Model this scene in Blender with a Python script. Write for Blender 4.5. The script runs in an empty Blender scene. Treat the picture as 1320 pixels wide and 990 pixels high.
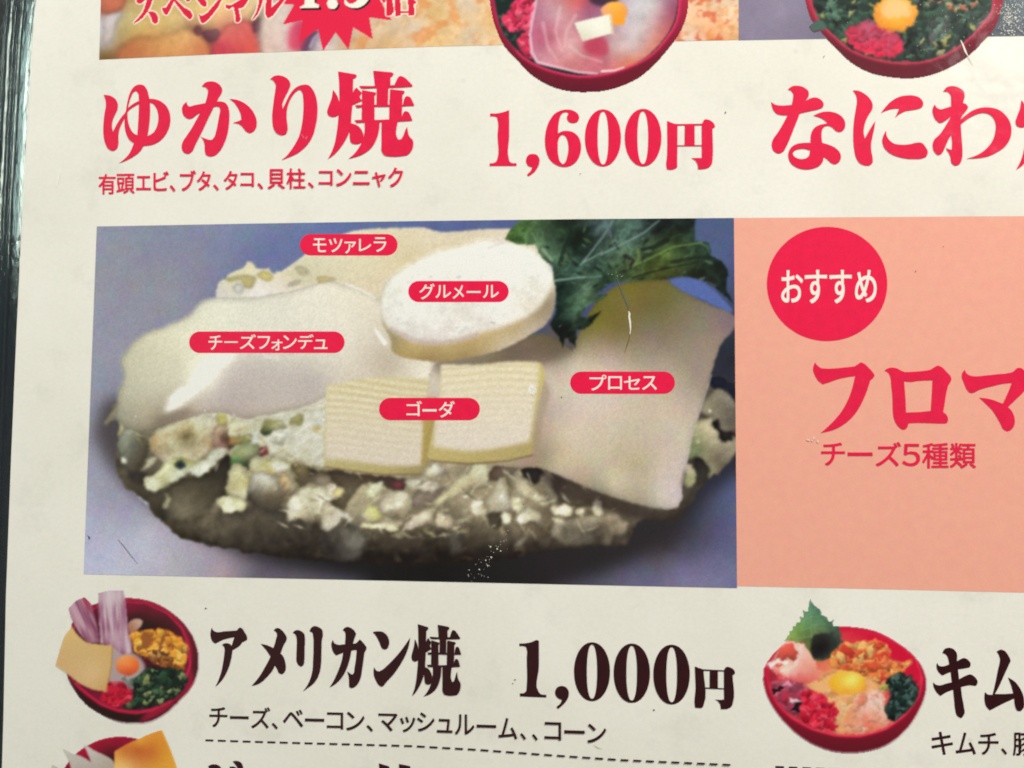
import bpy, math, random
import numpy as np
from mathutils import Matrix, Vector
from mathutils.geometry import tessellate_polygon

# ------------------------------------------------------------------ camera, light, exposure
SC = bpy.context.scene
COL = SC.collection
FPX, CX, CY, DIST = 1250.0, 660.0, 495.0, 0.25          # focal length in photo pixels, 25 cm above the page


def unit(v):
    return v / np.linalg.norm(v)


AX = unit(np.array([0.9957, -0.0022, 0.0927]))           # page axes seen from the camera (page tilted a little)
AY = np.array([0.0076, 0.9975, -0.0695])
AY = unit(AY - AX * AX.dot(AY))
AZ = np.cross(AX, AY)
W2C = np.array([AX, AY, AZ])                             # rows: world axes in camera coordinates
CAM = W2C @ np.array([0, 0, DIST])
cd = bpy.data.cameras.new('camera')
cam = bpy.data.objects.new('camera', cd)
COL.objects.link(cam)
cd.sensor_width = 36
cd.lens = FPX / 1320 * 36
cd.clip_start = 0.01
cd.clip_end = 50
m = Matrix([list(r) for r in W2C]).to_4x4()
m.translation = Vector(CAM)
cam.matrix_world = m
SC.camera = cam

SC.view_settings.view_transform = 'Standard'
SC.view_settings.look = 'None'
SC.view_settings.exposure = 0.11
SC.view_settings.gamma = 1
SC.render.engine = 'CYCLES'
SC.cycles.filter_width = 1.9
SC.cycles.max_bounces = 6
SC.cycles.use_denoising = True

wd = bpy.data.worlds.new('World')
SC.world = wd
wd.use_nodes = True
wn = wd.node_tree.nodes                                   # dim, uneven room: what the glossy film mirrors
wt = wn.new('ShaderNodeTexNoise')
wt.inputs['Scale'].default_value = 1.9
wt.inputs['Detail'].default_value = 3
wr = wn.new('ShaderNodeValToRGB')
wr.color_ramp.elements[0].position, wr.color_ramp.elements[1].position = 0.40, 0.66
wr.color_ramp.elements[0].color = (0.025, 0.022, 0.02, 1)
wr.color_ramp.elements[1].color = (0.50, 0.47, 0.42, 1)
wc = wn.new('ShaderNodeTexCoord')
wd.node_tree.links.new(wc.outputs['Generated'], wt.inputs['Vector'])
wd.node_tree.links.new(wt.outputs['Fac'], wr.inputs['Fac'])
wd.node_tree.links.new(wr.outputs['Color'], wn['Background'].inputs[0])
wn['Background'].inputs[1].default_value = 0.6


def px(x, y):
    """photo pixel -> point of the page plane (z = 0)"""
    x = np.asarray(x, float)
    y = np.asarray(y, float)
    d = np.stack([(x - CX) / FPX, -(y - CY) / FPX, -np.ones_like(x)], -1) @ W2C.T
    t = -CAM[2] / d[..., 2]
    return CAM + d * t[..., None]


def lamp(name, loc, target, size, power, color):
    ld = bpy.data.lights.new(name, 'AREA')
    ld.shape = 'DISK'
    ld.size = size
    ld.energy = power
    ld.color = color
    o = bpy.data.objects.new(name, ld)
    COL.objects.link(o)
    o.location = loc
    o.rotation_euler = (Vector(target) - Vector(loc)).to_track_quat('-Z', 'Y').to_euler()
    return o


def mirror_point(x, y, dist):
    """where a lamp hangs whose reflection shows at this place of the page"""
    p = px(x, y)
    d = unit(p - CAM)
    d = d * np.array([1, 1, -1])
    return p + d * dist


lamp('room_lamp', (0.48, 0.84, 0.56), (0.03, 0.02, 0), 0.45, 17.0, (1.0, 0.94, 0.855))
lamp('side_lamp', (-1.35, 0.55, 1.0), (-0.05, 0, 0), 0.5, 11.0, (0.86, 1.0, 0.86))
lamp('ceiling_spot', tuple(mirror_point(1300, 60, 1.5)), (0.1, 0.08, 0), 0.10, 0.12, (1.0, 0.97, 0.92))

LIGHT = np.array([1.0, 1.0, 1.0])                        # light on the page, filled in by calibration
LIGHT = LIGHT * np.array([0.93, 0.89, 0.78])


def lin(c):
    c = np.asarray(c, float) / 255.0
    return np.where(c <= 0.04045, c / 12.92, ((c + 0.055) / 1.055) ** 2.4)


def alb(c):
    return np.clip(lin(c) / LIGHT - 0.008, 0.0015, 0.86)


# ------------------------------------------------------------------ materials
def film(nt, bsdf, rough=0.13):
    """clear laminate over the print: a glossy coat on a slightly wavy film"""
    N, Lk = nt.nodes, nt.links
    bsdf.inputs['Roughness'].default_value = 0.55
    bsdf.inputs['Specular IOR Level'].default_value = 0.15
    bsdf.inputs['Coat Weight'].default_value = 1.0
    bsdf.inputs['Coat Roughness'].default_value = rough
    geo = N.new('ShaderNodeNewGeometry')
    n1 = N.new('ShaderNodeTexNoise')
    n1.inputs['Scale'].default_value = 55
    n1.inputs['Detail'].default_value = 3
    n2 = N.new('ShaderNodeTexNoise')
    n2.inputs['Scale'].default_value = 1500
    n2.inputs['Detail'].default_value = 2
    for n in (n1, n2):
        Lk.new(geo.outputs['Position'], n.inputs['Vector'])
    mx = N.new('ShaderNodeMath')
    mx.operation = 'MULTIPLY_ADD'
    mx.inputs[1].default_value = 0.022
    Lk.new(n2.outputs['Fac'], mx.inputs[0])
    Lk.new(n1.outputs['Fac'], mx.inputs[2])
    b = N.new('ShaderNodeBump')
    b.inputs['Strength'].default_value = 0.5
    b.inputs['Distance'].default_value = 0.0011
    Lk.new(mx.outputs[0], b.inputs['Height'])
    Lk.new(b.outputs['Normal'], bsdf.inputs['Coat Normal'])
    return geo


def grain(nt, geo, sock, amount, scale=2600):
    """paper and ink grain: multiply by fine noise around one"""
    N, Lk = nt.nodes, nt.links
    n = N.new('ShaderNodeTexNoise')
    n.inputs['Scale'].default_value = scale
    n.inputs['Detail'].default_value = 2
    Lk.new(geo.outputs['Position'], n.inputs['Vector'])
    c = N.new('ShaderNodeMix')
    c.data_type = 'RGBA'
    c.blend_type = 'MIX'
    lo, hi = 1 - amount, 1 + amount
    t = N.new('ShaderNodeMix')                           # faint colour mottling of the print
    t.data_type = 'RGBA'
    t.blend_type = 'OVERLAY'
    t.inputs[0].default_value = min(0.9, amount * 3.0)
    Lk.new(sock, t.inputs[6])
    Lk.new(n.outputs['Color'], t.inputs[7])
    sock = t.outputs[2]
    mr = N.new('ShaderNodeMapRange')
    mr.inputs['From Min'].default_value = 0.25
    mr.inputs['From Max'].default_value = 0.75
    mr.inputs['To Min'].default_value = lo
    mr.inputs['To Max'].default_value = hi
    Lk.new(n.outputs['Fac'], mr.inputs['Value'])
    v = N.new('ShaderNodeVectorMath')
    v.operation = 'SCALE'
    Lk.new(sock, v.inputs[0])
    Lk.new(mr.outputs[0], v.inputs['Scale'])
    nt.nodes.remove(c)
    return v.outputs[0]


def new_mat(name):
    mt = bpy.data.materials.new(name)
    mt.use_nodes = True
    return mt, mt.node_tree, mt.node_tree.nodes['Principled BSDF']


def ink(name, rgb, amount=0.07):
    mt, nt, b = new_mat(name)
    geo = film(nt, b)
    c = nt.nodes.new('ShaderNodeRGB')
    c.outputs[0].default_value = (*alb(rgb), 1)
    s = grain(nt, geo, c.outputs[0], amount)
    s = grain(nt, geo, s, amount * 0.6, 420)
    nt.links.new(s, b.inputs['Base Color'])
    return mt


def photo_mat():
    mt, nt, b = new_mat('printed_photo')
    geo = film(nt, b)
    a = nt.nodes.new('ShaderNodeAttribute')
    a.attribute_name = 'ink'
    s = grain(nt, geo, a.outputs['Color'], 0.055)
    nt.links.new(s, b.inputs['Base Color'])
    return mt


def paper_mat():
    mt, nt, b = new_mat('paper')
    geo = film(nt, b)
    N, Lk = nt.nodes, nt.links
    # faint yellowing and grime of the old sheet
    n = N.new('ShaderNodeTexNoise')
    n.inputs['Scale'].default_value = 16
    n.inputs['Detail'].default_value = 6
    n.inputs['Roughness'].default_value = 0.6
    Lk.new(geo.outputs['Position'], n.inputs['Vector'])
    r = N.new('ShaderNodeValToRGB')
    e = r.color_ramp.elements
    e[0].position, e[1].position = 0.32, 0.68
    e[0].color = (*alb((221, 215, 196)), 1)
    e[1].color = (*alb((231, 225, 208)), 1)
    Lk.new(n.outputs['Fac'], r.inputs['Fac'])
    s = grain(nt, geo, r.outputs['Color'], 0.022, 900)
    s = grain(nt, geo, s, 0.025, 2600)
    # rubbed-in smudges
    sm = N.new('ShaderNodeTexNoise')
    sm.inputs['Scale'].default_value = 75
    sm.inputs['Detail'].default_value = 7
    sm.inputs['Roughness'].default_value = 0.68
    Lk.new(geo.outputs['Position'], sm.inputs['Vector'])
    sr = N.new('ShaderNodeMapRange')
    sr.inputs['From Min'].default_value = 0.54
    sr.inputs['From Max'].default_value = 0.74
    sr.inputs['To Min'].default_value = 1.0
    sr.inputs['To Max'].default_value = 0.90
    Lk.new(sm.outputs['Fac'], sr.inputs['Value'])
    sv = N.new('ShaderNodeVectorMath')
    sv.operation = 'SCALE'
    Lk.new(s, sv.inputs[0])
    Lk.new(sr.outputs[0], sv.inputs['Scale'])
    s = sv.outputs[0]
    # sparse dark specks
    v = N.new('ShaderNodeTexVoronoi')
    v.inputs['Scale'].default_value = 115
    Lk.new(geo.outputs['Position'], v.inputs['Vector'])
    n3 = N.new('ShaderNodeTexNoise')
    n3.inputs['Scale'].default_value = 50
    Lk.new(geo.outputs['Position'], n3.inputs['Vector'])
    lt = N.new('ShaderNodeMapRange')
    lt.inputs['From Min'].default_value = 0.05
    lt.inputs['From Max'].default_value = 0.10
    lt.inputs['To Min'].default_value = 1
    lt.inputs['To Max'].default_value = 0
    Lk.new(v.outputs['Distance'], lt.inputs['Value'])
    g = N.new('ShaderNodeMapRange')
    g.inputs['From Min'].default_value = 0.56
    g.inputs['From Max'].default_value = 0.68
    g.inputs['To Max'].default_value = 0.22
    Lk.new(n3.outputs['Fac'], g.inputs['Value'])
    mu = N.new('ShaderNodeMath')
    mu.operation = 'MULTIPLY'
    Lk.new(lt.outputs[0], mu.inputs[0])
    Lk.new(g.outputs[0], mu.inputs[1])
    mx = N.new('ShaderNodeMix')
    mx.data_type = 'RGBA'
    Lk.new(mu.outputs[0], mx.inputs[0])
    Lk.new(s, mx.inputs[6])
    mx.inputs[7].default_value = (*alb((120, 112, 96)), 1)
    Lk.new(mx.outputs[2], b.inputs['Base Color'])
    return mt


def clear_film_mat():
    """transparent sheet plastic: mostly see-through, with gloss"""
    mt = bpy.data.materials.new('clear_film')
    mt.use_nodes = True
    nt = mt.node_tree
    N, Lk = nt.nodes, nt.links
    out = N['Material Output']
    N.remove(N['Principled BSDF'])
    t = N.new('ShaderNodeBsdfTransparent')
    t.inputs[0].default_value = (0.70, 0.78, 0.80, 1)
    g = N.new('ShaderNodeBsdfGlossy')
    g.inputs['Roughness'].default_value = 0.11
    d = N.new('ShaderNodeBsdfDiffuse')
    d.inputs[0].default_value = (0.45, 0.55, 0.70, 1)
    geo = N.new('ShaderNodeNewGeometry')
    n = N.new('ShaderNodeTexNoise')
    n.inputs['Scale'].default_value = 700
    n.inputs['Detail'].default_value = 4
    mp = N.new('ShaderNodeMapping')
    mp.inputs['Scale'].default_value = (1, 0.25, 1)
    Lk.new(geo.outputs['Position'], mp.inputs[0])
    Lk.new(mp.outputs[0], n.inputs['Vector'])
    b = N.new('ShaderNodeBump')
    b.inputs['Strength'].default_value = 0.35
    b.inputs['Distance'].default_value = 0.0006
    Lk.new(n.outputs['Fac'], b.inputs['Height'])
    Lk.new(b.outputs[0], g.inputs['Normal'])
    f = N.new('ShaderNodeFresnel')
    f.inputs[0].default_value = 1.62
    m1 = N.new('ShaderNodeMixShader')
    m1.inputs[0].default_value = 0.03
    Lk.new(t.outputs[0], m1.inputs[1])
    Lk.new(d.outputs[0], m1.inputs[2])
    m2 = N.new('ShaderNodeMixShader')
    Lk.new(f.outputs[0], m2.inputs[0])
    Lk.new(m1.outputs[0], m2.inputs[1])
    Lk.new(g.outputs[0], m2.inputs[2])
    Lk.new(m2.outputs[0], out.inputs[0])
    return mt


def table_mat():
    mt, nt, b = new_mat('dark_tabletop')
    N, Lk = nt.nodes, nt.links
    geo = N.new('ShaderNodeNewGeometry')
    mp = N.new('ShaderNodeMapping')
    mp.inputs['Scale'].default_value = (9, 1.0, 9)
    n = N.new('ShaderNodeTexNoise')
    n.inputs['Scale'].default_value = 14
    n.inputs['Detail'].default_value = 6
    Lk.new(geo.outputs['Position'], mp.inputs[0])
    Lk.new(mp.outputs[0], n.inputs['Vector'])
    r = N.new('ShaderNodeValToRGB')
    r.color_ramp.elements[0].color = (0.006, 0.006, 0.007, 1)
    r.color_ramp.elements[1].color = (0.030, 0.024, 0.022, 1)
    Lk.new(n.outputs['Fac'], r.inputs['Fac'])
    Lk.new(r.outputs[0], b.inputs['Base Color'])
    b.inputs['Roughness'].default_value = 0.35
    return mt


def scuff_mat(name, rgb, rough=0.25):
    mt, nt, b = new_mat(name)
    n = nt.nodes.new('ShaderNodeTexNoise')
    n.inputs['Scale'].default_value = 3000
    r = nt.nodes.new('ShaderNodeValToRGB')
    c = lin(rgb)
    r.color_ramp.elements[0].color = (*(c * 0.7), 1)
    r.color_ramp.elements[1].color = (*np.clip(c * 1.15, 0, 0.95), 1)
    nt.links.new(n.outputs['Fac'], r.inputs['Fac'])
    nt.links.new(r.outputs[0], b.inputs['Base Color'])
    b.inputs['Roughness'].default_value = rough
    return mt


RED = ink('red_ink', (219, 32, 67))
HOT = ink('tag_red_ink', (225, 31, 68))
DARK = ink('dark_brown_ink', (50, 16, 24), 0.12)
CREAM = ink('unprinted_paper', (240, 222, 204), 0.03)
SALMON = ink('salmon_ink', (229, 161, 136), 0.035)
PHOTO = photo_mat()
PAPER = paper_mat()
FILM = clear_film_mat()
TABLE = table_mat()
GLINT_SCUFF = scuff_mat('glint_scuff', (235, 235, 225))  # pale colour stands for the glints on scuffs and scratches
DIRT = scuff_mat('dark_speck', (70, 58, 50), 0.6)


# ------------------------------------------------------------------ object helpers
def mesh_obj(name, verts, faces, mat, parent=None, label=None, mats=None, fmat=None):
    me = bpy.data.meshes.new(name)
    me.from_pydata([tuple(v) for v in verts], [], [tuple(f) for f in faces])
    for q in (mats or [mat]):
        me.materials.append(q)
    if fmat is not None:
        me.polygons.foreach_set('material_index', np.asarray(fmat, np.int32))
    me.update()
    o = bpy.data.objects.new(name, me)
    COL.objects.link(o)
    o.parent = parent
    if label:
        o['label'] = label
    return o


def thing(name, label, cat):
    o = bpy.data.objects.new(name, None)
    o.empty_display_size = 0.02
    COL.objects.link(o)
    o['label'] = label
    o['category'] = cat
    return o


class Geo:
    """collects flat printed shapes given in photo pixels; every shape lies a hair above the one before"""
    def __init__(self, z):
        self.v, self.f, self.m, self.z = [], [], [], z

    def add(self, contours, mi=0, dz=4e-6):
        pls = [np.asarray(c, float) for c in contours]
        allp = np.concatenate(pls)
        w = px(allp[:, 0], allp[:, 1])
        w[:, 2] = self.z
        tri = tessellate_polygon([[Vector((p[0], -p[1], 0)) for p in c] for c in pls])
        o = len(self.v)
        self.v += list(w)
        for a, b, c in tri:
            p, q, r = w[a], w[b], w[c]
            if (q[0] - p[0]) * (r[1] - p[1]) - (q[1] - p[1]) * (r[0] - p[0]) < 0:
                b, c = c, b
            self.f.append((o + a, o + b, o + c))
            self.m.append(mi)
        self.z += dz

    def raw(self, pts, faces, mi=0, dz=4e-6):
        w = px(pts[:, 0], pts[:, 1])
        w[:, 2] = self.z
        o = len(self.v)
        self.v += list(w)
        for f in faces:
            p, q, r = w[f[0]], w[f[1]], w[f[2]]
            s = (q[0] - p[0]) * (r[1] - p[1]) - (q[1] - p[1]) * (r[0] - p[0])
            self.f.append(tuple(o + i for i in (f if s > 0 else f[::-1])))
            self.m.append(mi)
        self.z += dz

    def build(self, name, mats, parent, label=None):
        return mesh_obj(name, self.v, self.f, None, parent, label, mats, self.m)


def curve(txt, ox=0, oy=0, s=1.0, n=5):
    """'x,y x,y! ...' -> closed outline, smooth through plain points, sharp at points marked !"""
    P, C = [], []
    for t in txt.split():
        C.append(t.endswith('!'))
        a, b = t.rstrip('!').split(',')
        P.append((float(a), float(b)))
    P = np.array(P)
    k = len(P)
    out = []
    for i in range(k):
        p0, p1, p2, p3 = P[i - 1], P[i], P[(i + 1) % k], P[(i + 2) % k]
        c1, c2 = C[i], C[(i + 1) % k]
        out.append(p1)
        if c1 and c2:
            continue
        d = np.linalg.norm(p2 - p1)
        def tang(a, b, c):
            u, v = np.linalg.norm(b - a) + 1e-6, np.linalg.norm(c - b) + 1e-6
            return ((b - a) / u * v + (c - b) / v * u) / (u + v)
        t1 = (p2 - p1) / (d + 1e-6) if c1 else tang(p0, p1, p2)
        t2 = (p2 - p1) / (d + 1e-6) if c2 else tang(p1, p2, p3)
        for j in range(1, n):
            u = j / n
            h = (2*u**3 - 3*u**2 + 1, u**3 - 2*u**2 + u, -2*u**3 + 3*u**2, u**3 - u**2)
            out.append(h[0]*p1 + h[1]*t1*d + h[2]*p2 + h[3]*t2*d)
    return np.array(out) / s + np.array([ox, oy])


# --- gothic lettering from Blender's own built-in font
FC = bpy.data.curves.new('glyph', 'FONT')
FO = bpy.data.objects.new('glyph', FC)
COL.objects.link(FO)
GL = {}


def glyph(ch):
    if ch not in GL:
        FC.body = ch
        dg = bpy.context.evaluated_depsgraph_get()
        dg.update()
        me = bpy.data.meshes.new_from_object(FO.evaluated_get(dg))
        v = np.array([q.co[:2] for q in me.vertices])
        f = [tuple(p.vertices) for p in me.polygons]
        lo, hi = v.min(0), v.max(0)
        GL[ch] = ((v - lo) / (hi - lo), f)
        bpy.data.meshes.remove(me)
    return GL[ch]


def letters(g, text, boxes, ox, oy, s, mi=0, bold=0.4, slope=0.0):
    for ch, (a, b, c, d) in zip(text, boxes):
        v, f = glyph(ch)
        r = bold * s                                     # heavier weight: four copies of the letter, shifted by a hair
        for dx, dy in ((-1, -1), (1, -1), (1, 1), (-1, 1)):
            p = np.empty_like(v)
            p[:, 0] = a + r + v[:, 0] * (c - a - 2 * r) + dx * r
            p[:, 1] = d - r - v[:, 1] * (d - b - 2 * r) + dy * r + (v[:, 0] - 0.5) * (c - a) * slope
            g.raw(p / s + np.array([ox, oy]), f, mi, 1.5e-6)


def zero(x0, x1, y0, y1, a0, a1, b0, b1):
    t = np.linspace(0, 2 * math.pi, 56, endpoint=False)
    def el(l, r, u, d, n):
        c, q = np.cos(t), np.sin(t)
        e = 2 / n
        return np.stack([(l + r) / 2 + (r - l) / 2 * np.sign(c) * np.abs(c) ** e,
                         (u + d) / 2 + (d - u) / 2 * np.sign(q) * np.abs(q) ** e], 1)
    return [el(x0, x1, y0, y1, 2.05), el(a0, a1, b0, b1, 2.25)[::-1]]


def ellipse(cx, cy, rx, ry, n=72):
    t = np.linspace(0, 2 * math.pi, n, endpoint=False)
    return np.stack([cx + rx * np.cos(t), cy + ry * np.sin(t)], 1)


def pill(x0, y0, x1, y1, n=16):
    r = (y1 - y0) / 2
    c = (y0 + y1) / 2
    t = np.linspace(-math.pi / 2, math.pi / 2, n)
    a = np.stack([x1 - r + r * np.cos(t), c + r * np.sin(t)], 1)
    b = np.stack([x0 + r - r * np.cos(t), c - r * np.sin(t)], 1)
    return np.concatenate([a, b])


# ------------------------------------------------------------------ picture printing (ink colours per vertex)
def hash2(i, j, seed):
    h = (i.astype(np.int64) * 374761393 + j.astype(np.int64) * 668265263 + seed * 974634777) & 0xffffffff
    h = ((h ^ (h >> 13)) * 1274126177) & 0xffffffff
    return ((h ^ (h >> 16)) & 0xffff) / 65535.0


def noise(X, Y, sc, seed=0, octv=4, rough=0.55, ang=0.0, stretch=1.0):
    c, s = math.cos(ang), math.sin(ang)
    U, V = (X * c + Y * s) / (sc * stretch), (-X * s + Y * c) / sc
    tot, amp, w = np.zeros_like(X), 1.0, 0.0
    for o in range(octv):
        i, j = np.floor(U), np.floor(V)
        u, v = U - i, V - j
        u, v = u*u*(3 - 2*u), v*v*(3 - 2*v)
        a, b = hash2(i, j, seed + o), hash2(i + 1, j, seed + o)
        d, e = hash2(i, j + 1, seed + o), hash2(i + 1, j + 1, seed + o)
        tot += amp * (a*(1-u)*(1-v) + b*u*(1-v) + d*(1-u)*v + e*u*v)
        w += amp
        amp *= rough
        U, V = U * 2.03 + 17.3, V * 2.03 + 9.1
    return tot / w


def blur(a, s):
    if s <= 0:
        return a
    k = int(math.ceil(2.6 * s))
    wts = np.exp(-0.5 * (np.arange(-k, k + 1) / s) ** 2)
    wts /= wts.sum()
    for ax in (0, 1):
        pad = [(0, 0)] * a.ndim
        pad[ax] = (k, k)
        q = np.pad(a, pad, mode='edge')
        n = a.shape[ax]
        a = sum(w * (q[i:i + n] if ax == 0 else q[:, i:i + n]) for i, w in enumerate(wts))
    return a


class Pic:
    def __init__(self, x0, y0, x1, y1, rgb=(128, 128, 128), seed=1):
        self.x0, self.y0 = x0, y0
        self.Y, self.X = np.mgrid[y0:y1 + 1, x0:x1 + 1].astype(float)
        self.C = np.ones(self.X.shape + (3,)) * np.array(rgb, float)
        self.L = np.zeros(self.X.shape, int)
        self.rnd = random.Random(seed)
        self.warp = None

    def n(self, sc, seed=0, **k):
        return noise(self.X, self.Y, sc, seed, **k)

    def mask(self, pts, soft=0.7, jag=0.0, jsc=6):
        if isinstance(pts, str):
            pts = curve(pts)
        X, Y = self.X, self.Y
        if jag:
            X = X + (self.n(jsc, 91, octv=3) - 0.5) * 2 * jag
            Y = Y + (self.n(jsc, 57, octv=3) - 0.5) * 2 * jag
        m = np.zeros(X.shape, bool)
        a = np.asarray(pts, float)
        b = np.roll(a, -1, 0)
        for (xa, ya), (xb, yb) in zip(a, b):
            if ya == yb:
                continue
            h = (ya > Y) != (yb > Y)
            m ^= h & (X < (xb - xa) * (Y - ya) / (yb - ya) + xa)
        return blur(m.astype(float), soft)

    def field(self, pts, p=2.0, eps=120.0):
        """smooth colour interpolation through (x, y, r, g, b) control points (radial basis)"""
        A = np.array(pts, float)
        if len(A) == 1:
            return np.ones(self.X.shape + (3,)) * A[0, 2:]
        c2 = 0.4 * eps
        d = np.sqrt(((A[:, None, :2] - A[None, :, :2]) ** 2).sum(-1) + c2)
        n = len(A)
        M = np.zeros((n + 1, n + 1))
        M[:n, :n] = d + 1e-6 * np.eye(n)
        M[:n, n] = M[n, :n] = 1
        w = np.linalg.lstsq(M, np.concatenate([A[:, 2:], np.zeros((1, 3))]), rcond=None)[0]
        out = np.ones(self.X.shape + (3,)) * w[n]
        for (x, y), k in zip(A[:, :2], w[:n]):
            out += np.sqrt((self.X - x) ** 2 + (self.Y - y) ** 2 + c2)[..., None] * k
        return np.clip(out, A[:, 2:].min(0) - 6, A[:, 2:].max(0) + 6)

    def paint(self, m, col, lab=None, a=1.0):
        col = np.asarray(col, float)
        k = (m * a)[..., None]
        self.C = self.C * (1 - k) + col * k
        if lab is not None:
            self.L[m > 0.5] = lab

    def mul(self, m, fac):
        """printed dark or light patch inside the photograph"""
        self.C = self.C * (1 + m[..., None] * (np.asarray(fac) - 1))

    def line(self, pts, w0, w1, col, a=1.0, soft=0.6):
        pts = np.asarray(pts, float)
        n = len(pts) - 1
        best = np.zeros(self.X.shape)
        for i in range(n):
            p, q = pts[i], pts[i + 1]
            d = q - p
            t = np.clip(((self.X - p[0]) * d[0] + (self.Y - p[1]) * d[1]) / (d @ d + 1e-9), 0, 1)
            dist = np.hypot(self.X - p[0] - t * d[0], self.Y - p[1] - t * d[1])
            w = w0 + (w1 - w0) * (i + t) / n
            best = np.maximum(best, np.clip((w - dist) / soft + 0.5, 0, 1))
        self.paint(best, col, None, a)

    def blob(self, x, y, a, b, ang, col, lit=0.42, amb=0.62, soft=0.45, light=(-0.25, -0.8, 0.55), alpha=1.0, gloss=0.0, within=None, rough=1.0):
        R = int(max(a, b) + 3)
        i0, i1 = max(0, int(y - self.y0) - R), min(self.X.shape[0], int(y - self.y0) + R + 2)
        j0, j1 = max(0, int(x - self.x0) - R), min(self.X.shape[1], int(x - self.x0) + R + 2)
        if i0 >= i1 or j0 >= j1:
            return
        X, Y = self.X[i0:i1, j0:j1] - x, self.Y[i0:i1, j0:j1] - y
        c, s = math.cos(ang), math.sin(ang)
        u, v = (X * c + Y * s) / a, (-X * s + Y * c) / b
        w = 0.30 * np.sin(3 * np.arctan2(v, u) + x) + 0.22 * np.sin(5 * np.arctan2(v, u) + y)
        if self.warp is None:
            self.warp = ((noise(self.X, self.Y, 6, 301, octv=3) - 0.5) * 2, (noise(self.X, self.Y, 6, 302, octv=3) - 0.5) * 2)
        u = u + self.warp[0][i0:i1, j0:j1] * min(3.0, 0.9 * b) / a
        v = v + self.warp[1][i0:i1, j0:j1] * min(3.0, 0.9 * b) / b
        d2 = (u * u + v * v) * (1 + w * rough)
        m = np.clip((1 - d2) / soft, 0, 1)
        h = np.sqrt(np.clip(1 - d2, 0.12, 1))
        nx, ny = (u * c - v * s), (u * s + v * c)
        sh = nx * light[0] + ny * light[1] + h * light[2]
        val = amb + lit * np.clip(sh, -0.5, 1)
        k = (m * alpha)
        if within is not None:
            k = k * within[i0:i1, j0:j1]
        k = k[..., None]
        cc = np.array(col, float) * val[..., None]
        if gloss:
            cc = cc + gloss * np.clip(sh - 0.75, 0, 1)[..., None] * 4 * 255
        self.C[i0:i1, j0:j1] = self.C[i0:i1, j0:j1] * (1 - k) + np.clip(cc, 0, 255) * k

    def lump(self, pts, soft, cols, jag=0.0, a=1.0, keep=None, lab=None):
        """one soft-edged piece of food, painted inside its own window"""
        lo, hi = pts.min(0), pts.max(0)
        H, W = self.X.shape
        cx = np.nonzero((self.X[0] > lo[0] - 30) & (self.X[0] < hi[0] + 30))[0]
        cy = np.nonzero((self.Y[:, 0] > lo[1] - 40) & (self.Y[:, 0] < hi[1] + 40))[0]
        if len(cx) == 0 or len(cy) == 0:
            return
        sl = (slice(cy[0], cy[-1] + 1), slice(cx[0], cx[-1] + 1))
        q = Pic.__new__(Pic)
        q.X, q.Y, q.C, q.L = self.X[sl], self.Y[sl], self.C[sl].copy(), self.L[sl]
        m = q.mask(pts, soft=soft, jag=jag, jsc=5) * a
        if keep is not None:
            m = m * keep[sl]
        f = q.field(cols, eps=30)
        ext = min(hi - lo)
        if ext > 8:                                       # rim shade painted into the colour so pieces look rounded
            r = np.clip((blur(m, min(4.0, 0.10 * ext + 0.6)) - 0.45) * 2, 0, 1)
            f = f * (0.80 + 0.22 * r)[..., None]
        q.paint(m, f, lab)
        self.C[sl] = q.C

    def wobble(self, m, amp, sc, seed=0):
        """break smooth outlines up: resample the painted area with a noisy offset"""
        H, W = self.X.shape
        j, i = np.meshgrid(np.arange(W), np.arange(H))
        dx = (self.n(sc, 401 + seed, octv=3) - 0.5) * 2 * amp
        dy = (self.n(sc, 431 + seed, octv=3) - 0.5) * 2 * amp
        a, b = np.clip(i + dy, 0, H - 1.001), np.clip(j + dx, 0, W - 1.001)
        i0, j0 = a.astype(int), b.astype(int)
        u, v = (a - i0)[..., None], (b - j0)[..., None]
        C = self.C
        R = (C[i0, j0] * (1-u) + C[i0 + 1, j0] * u) * (1-v) + (C[i0, j0 + 1] * (1-u) + C[i0 + 1, j0 + 1] * u) * v
        self.C = C * (1 - m[..., None]) + R * m[..., None]

    def scatter(self, m, n, size, cols, elong=(1, 1.8), within=True, **kw):
        ys, xs = np.nonzero(m > 0.5)
        if len(ys) == 0:
            return
        pts = []
        for _ in range(n):
            k = self.rnd.randrange(len(ys))
            pts.append((ys[k] + self.y0, xs[k] + self.x0))
        pts.sort()
        for y, x in pts:
            a = self.rnd.uniform(*size)
            self.blob(x + self.rnd.random(), y + self.rnd.random(), a * self.rnd.uniform(*elong), a,
                      self.rnd.uniform(-1.2, 1.2), self.rnd.choice(cols), within=m if within else None, **kw)

    def build(self, names, parent, root_name, root_label=None, z=6e-5, quad=None):
        """one mesh for the root (label 0) and one per further label, all cut from the same print"""
        if quad is None:
            W = px(self.X, self.Y)
        else:
            H, Wd = self.X.shape
            v, u = np.mgrid[0:1:H * 1j, 0:1:Wd * 1j]
            q = np.array(quad, float)
            P = (q[0] * ((1-u)*(1-v))[..., None] + q[1] * (u*(1-v))[..., None]
                 + q[2] * (u*v)[..., None] + q[3] * ((1-u)*v)[..., None])
            W = px(P[..., 0], P[..., 1])
        W[..., 2] = z
        A = alb(np.clip(self.C, 0, 255))
        H, Wd = self.X.shape
        idx = np.arange(H * Wd).reshape(H, Wd)
        cells = np.stack([idx[1:, :-1], idx[1:, 1:], idx[:-1, 1:], idx[:-1, :-1]], -1).reshape(-1, 4)
        lab = self.L[:-1, :-1].reshape(-1)
        Wf, Af = W.reshape(-1, 3), A.reshape(-1, 3)
        root = None
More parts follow.
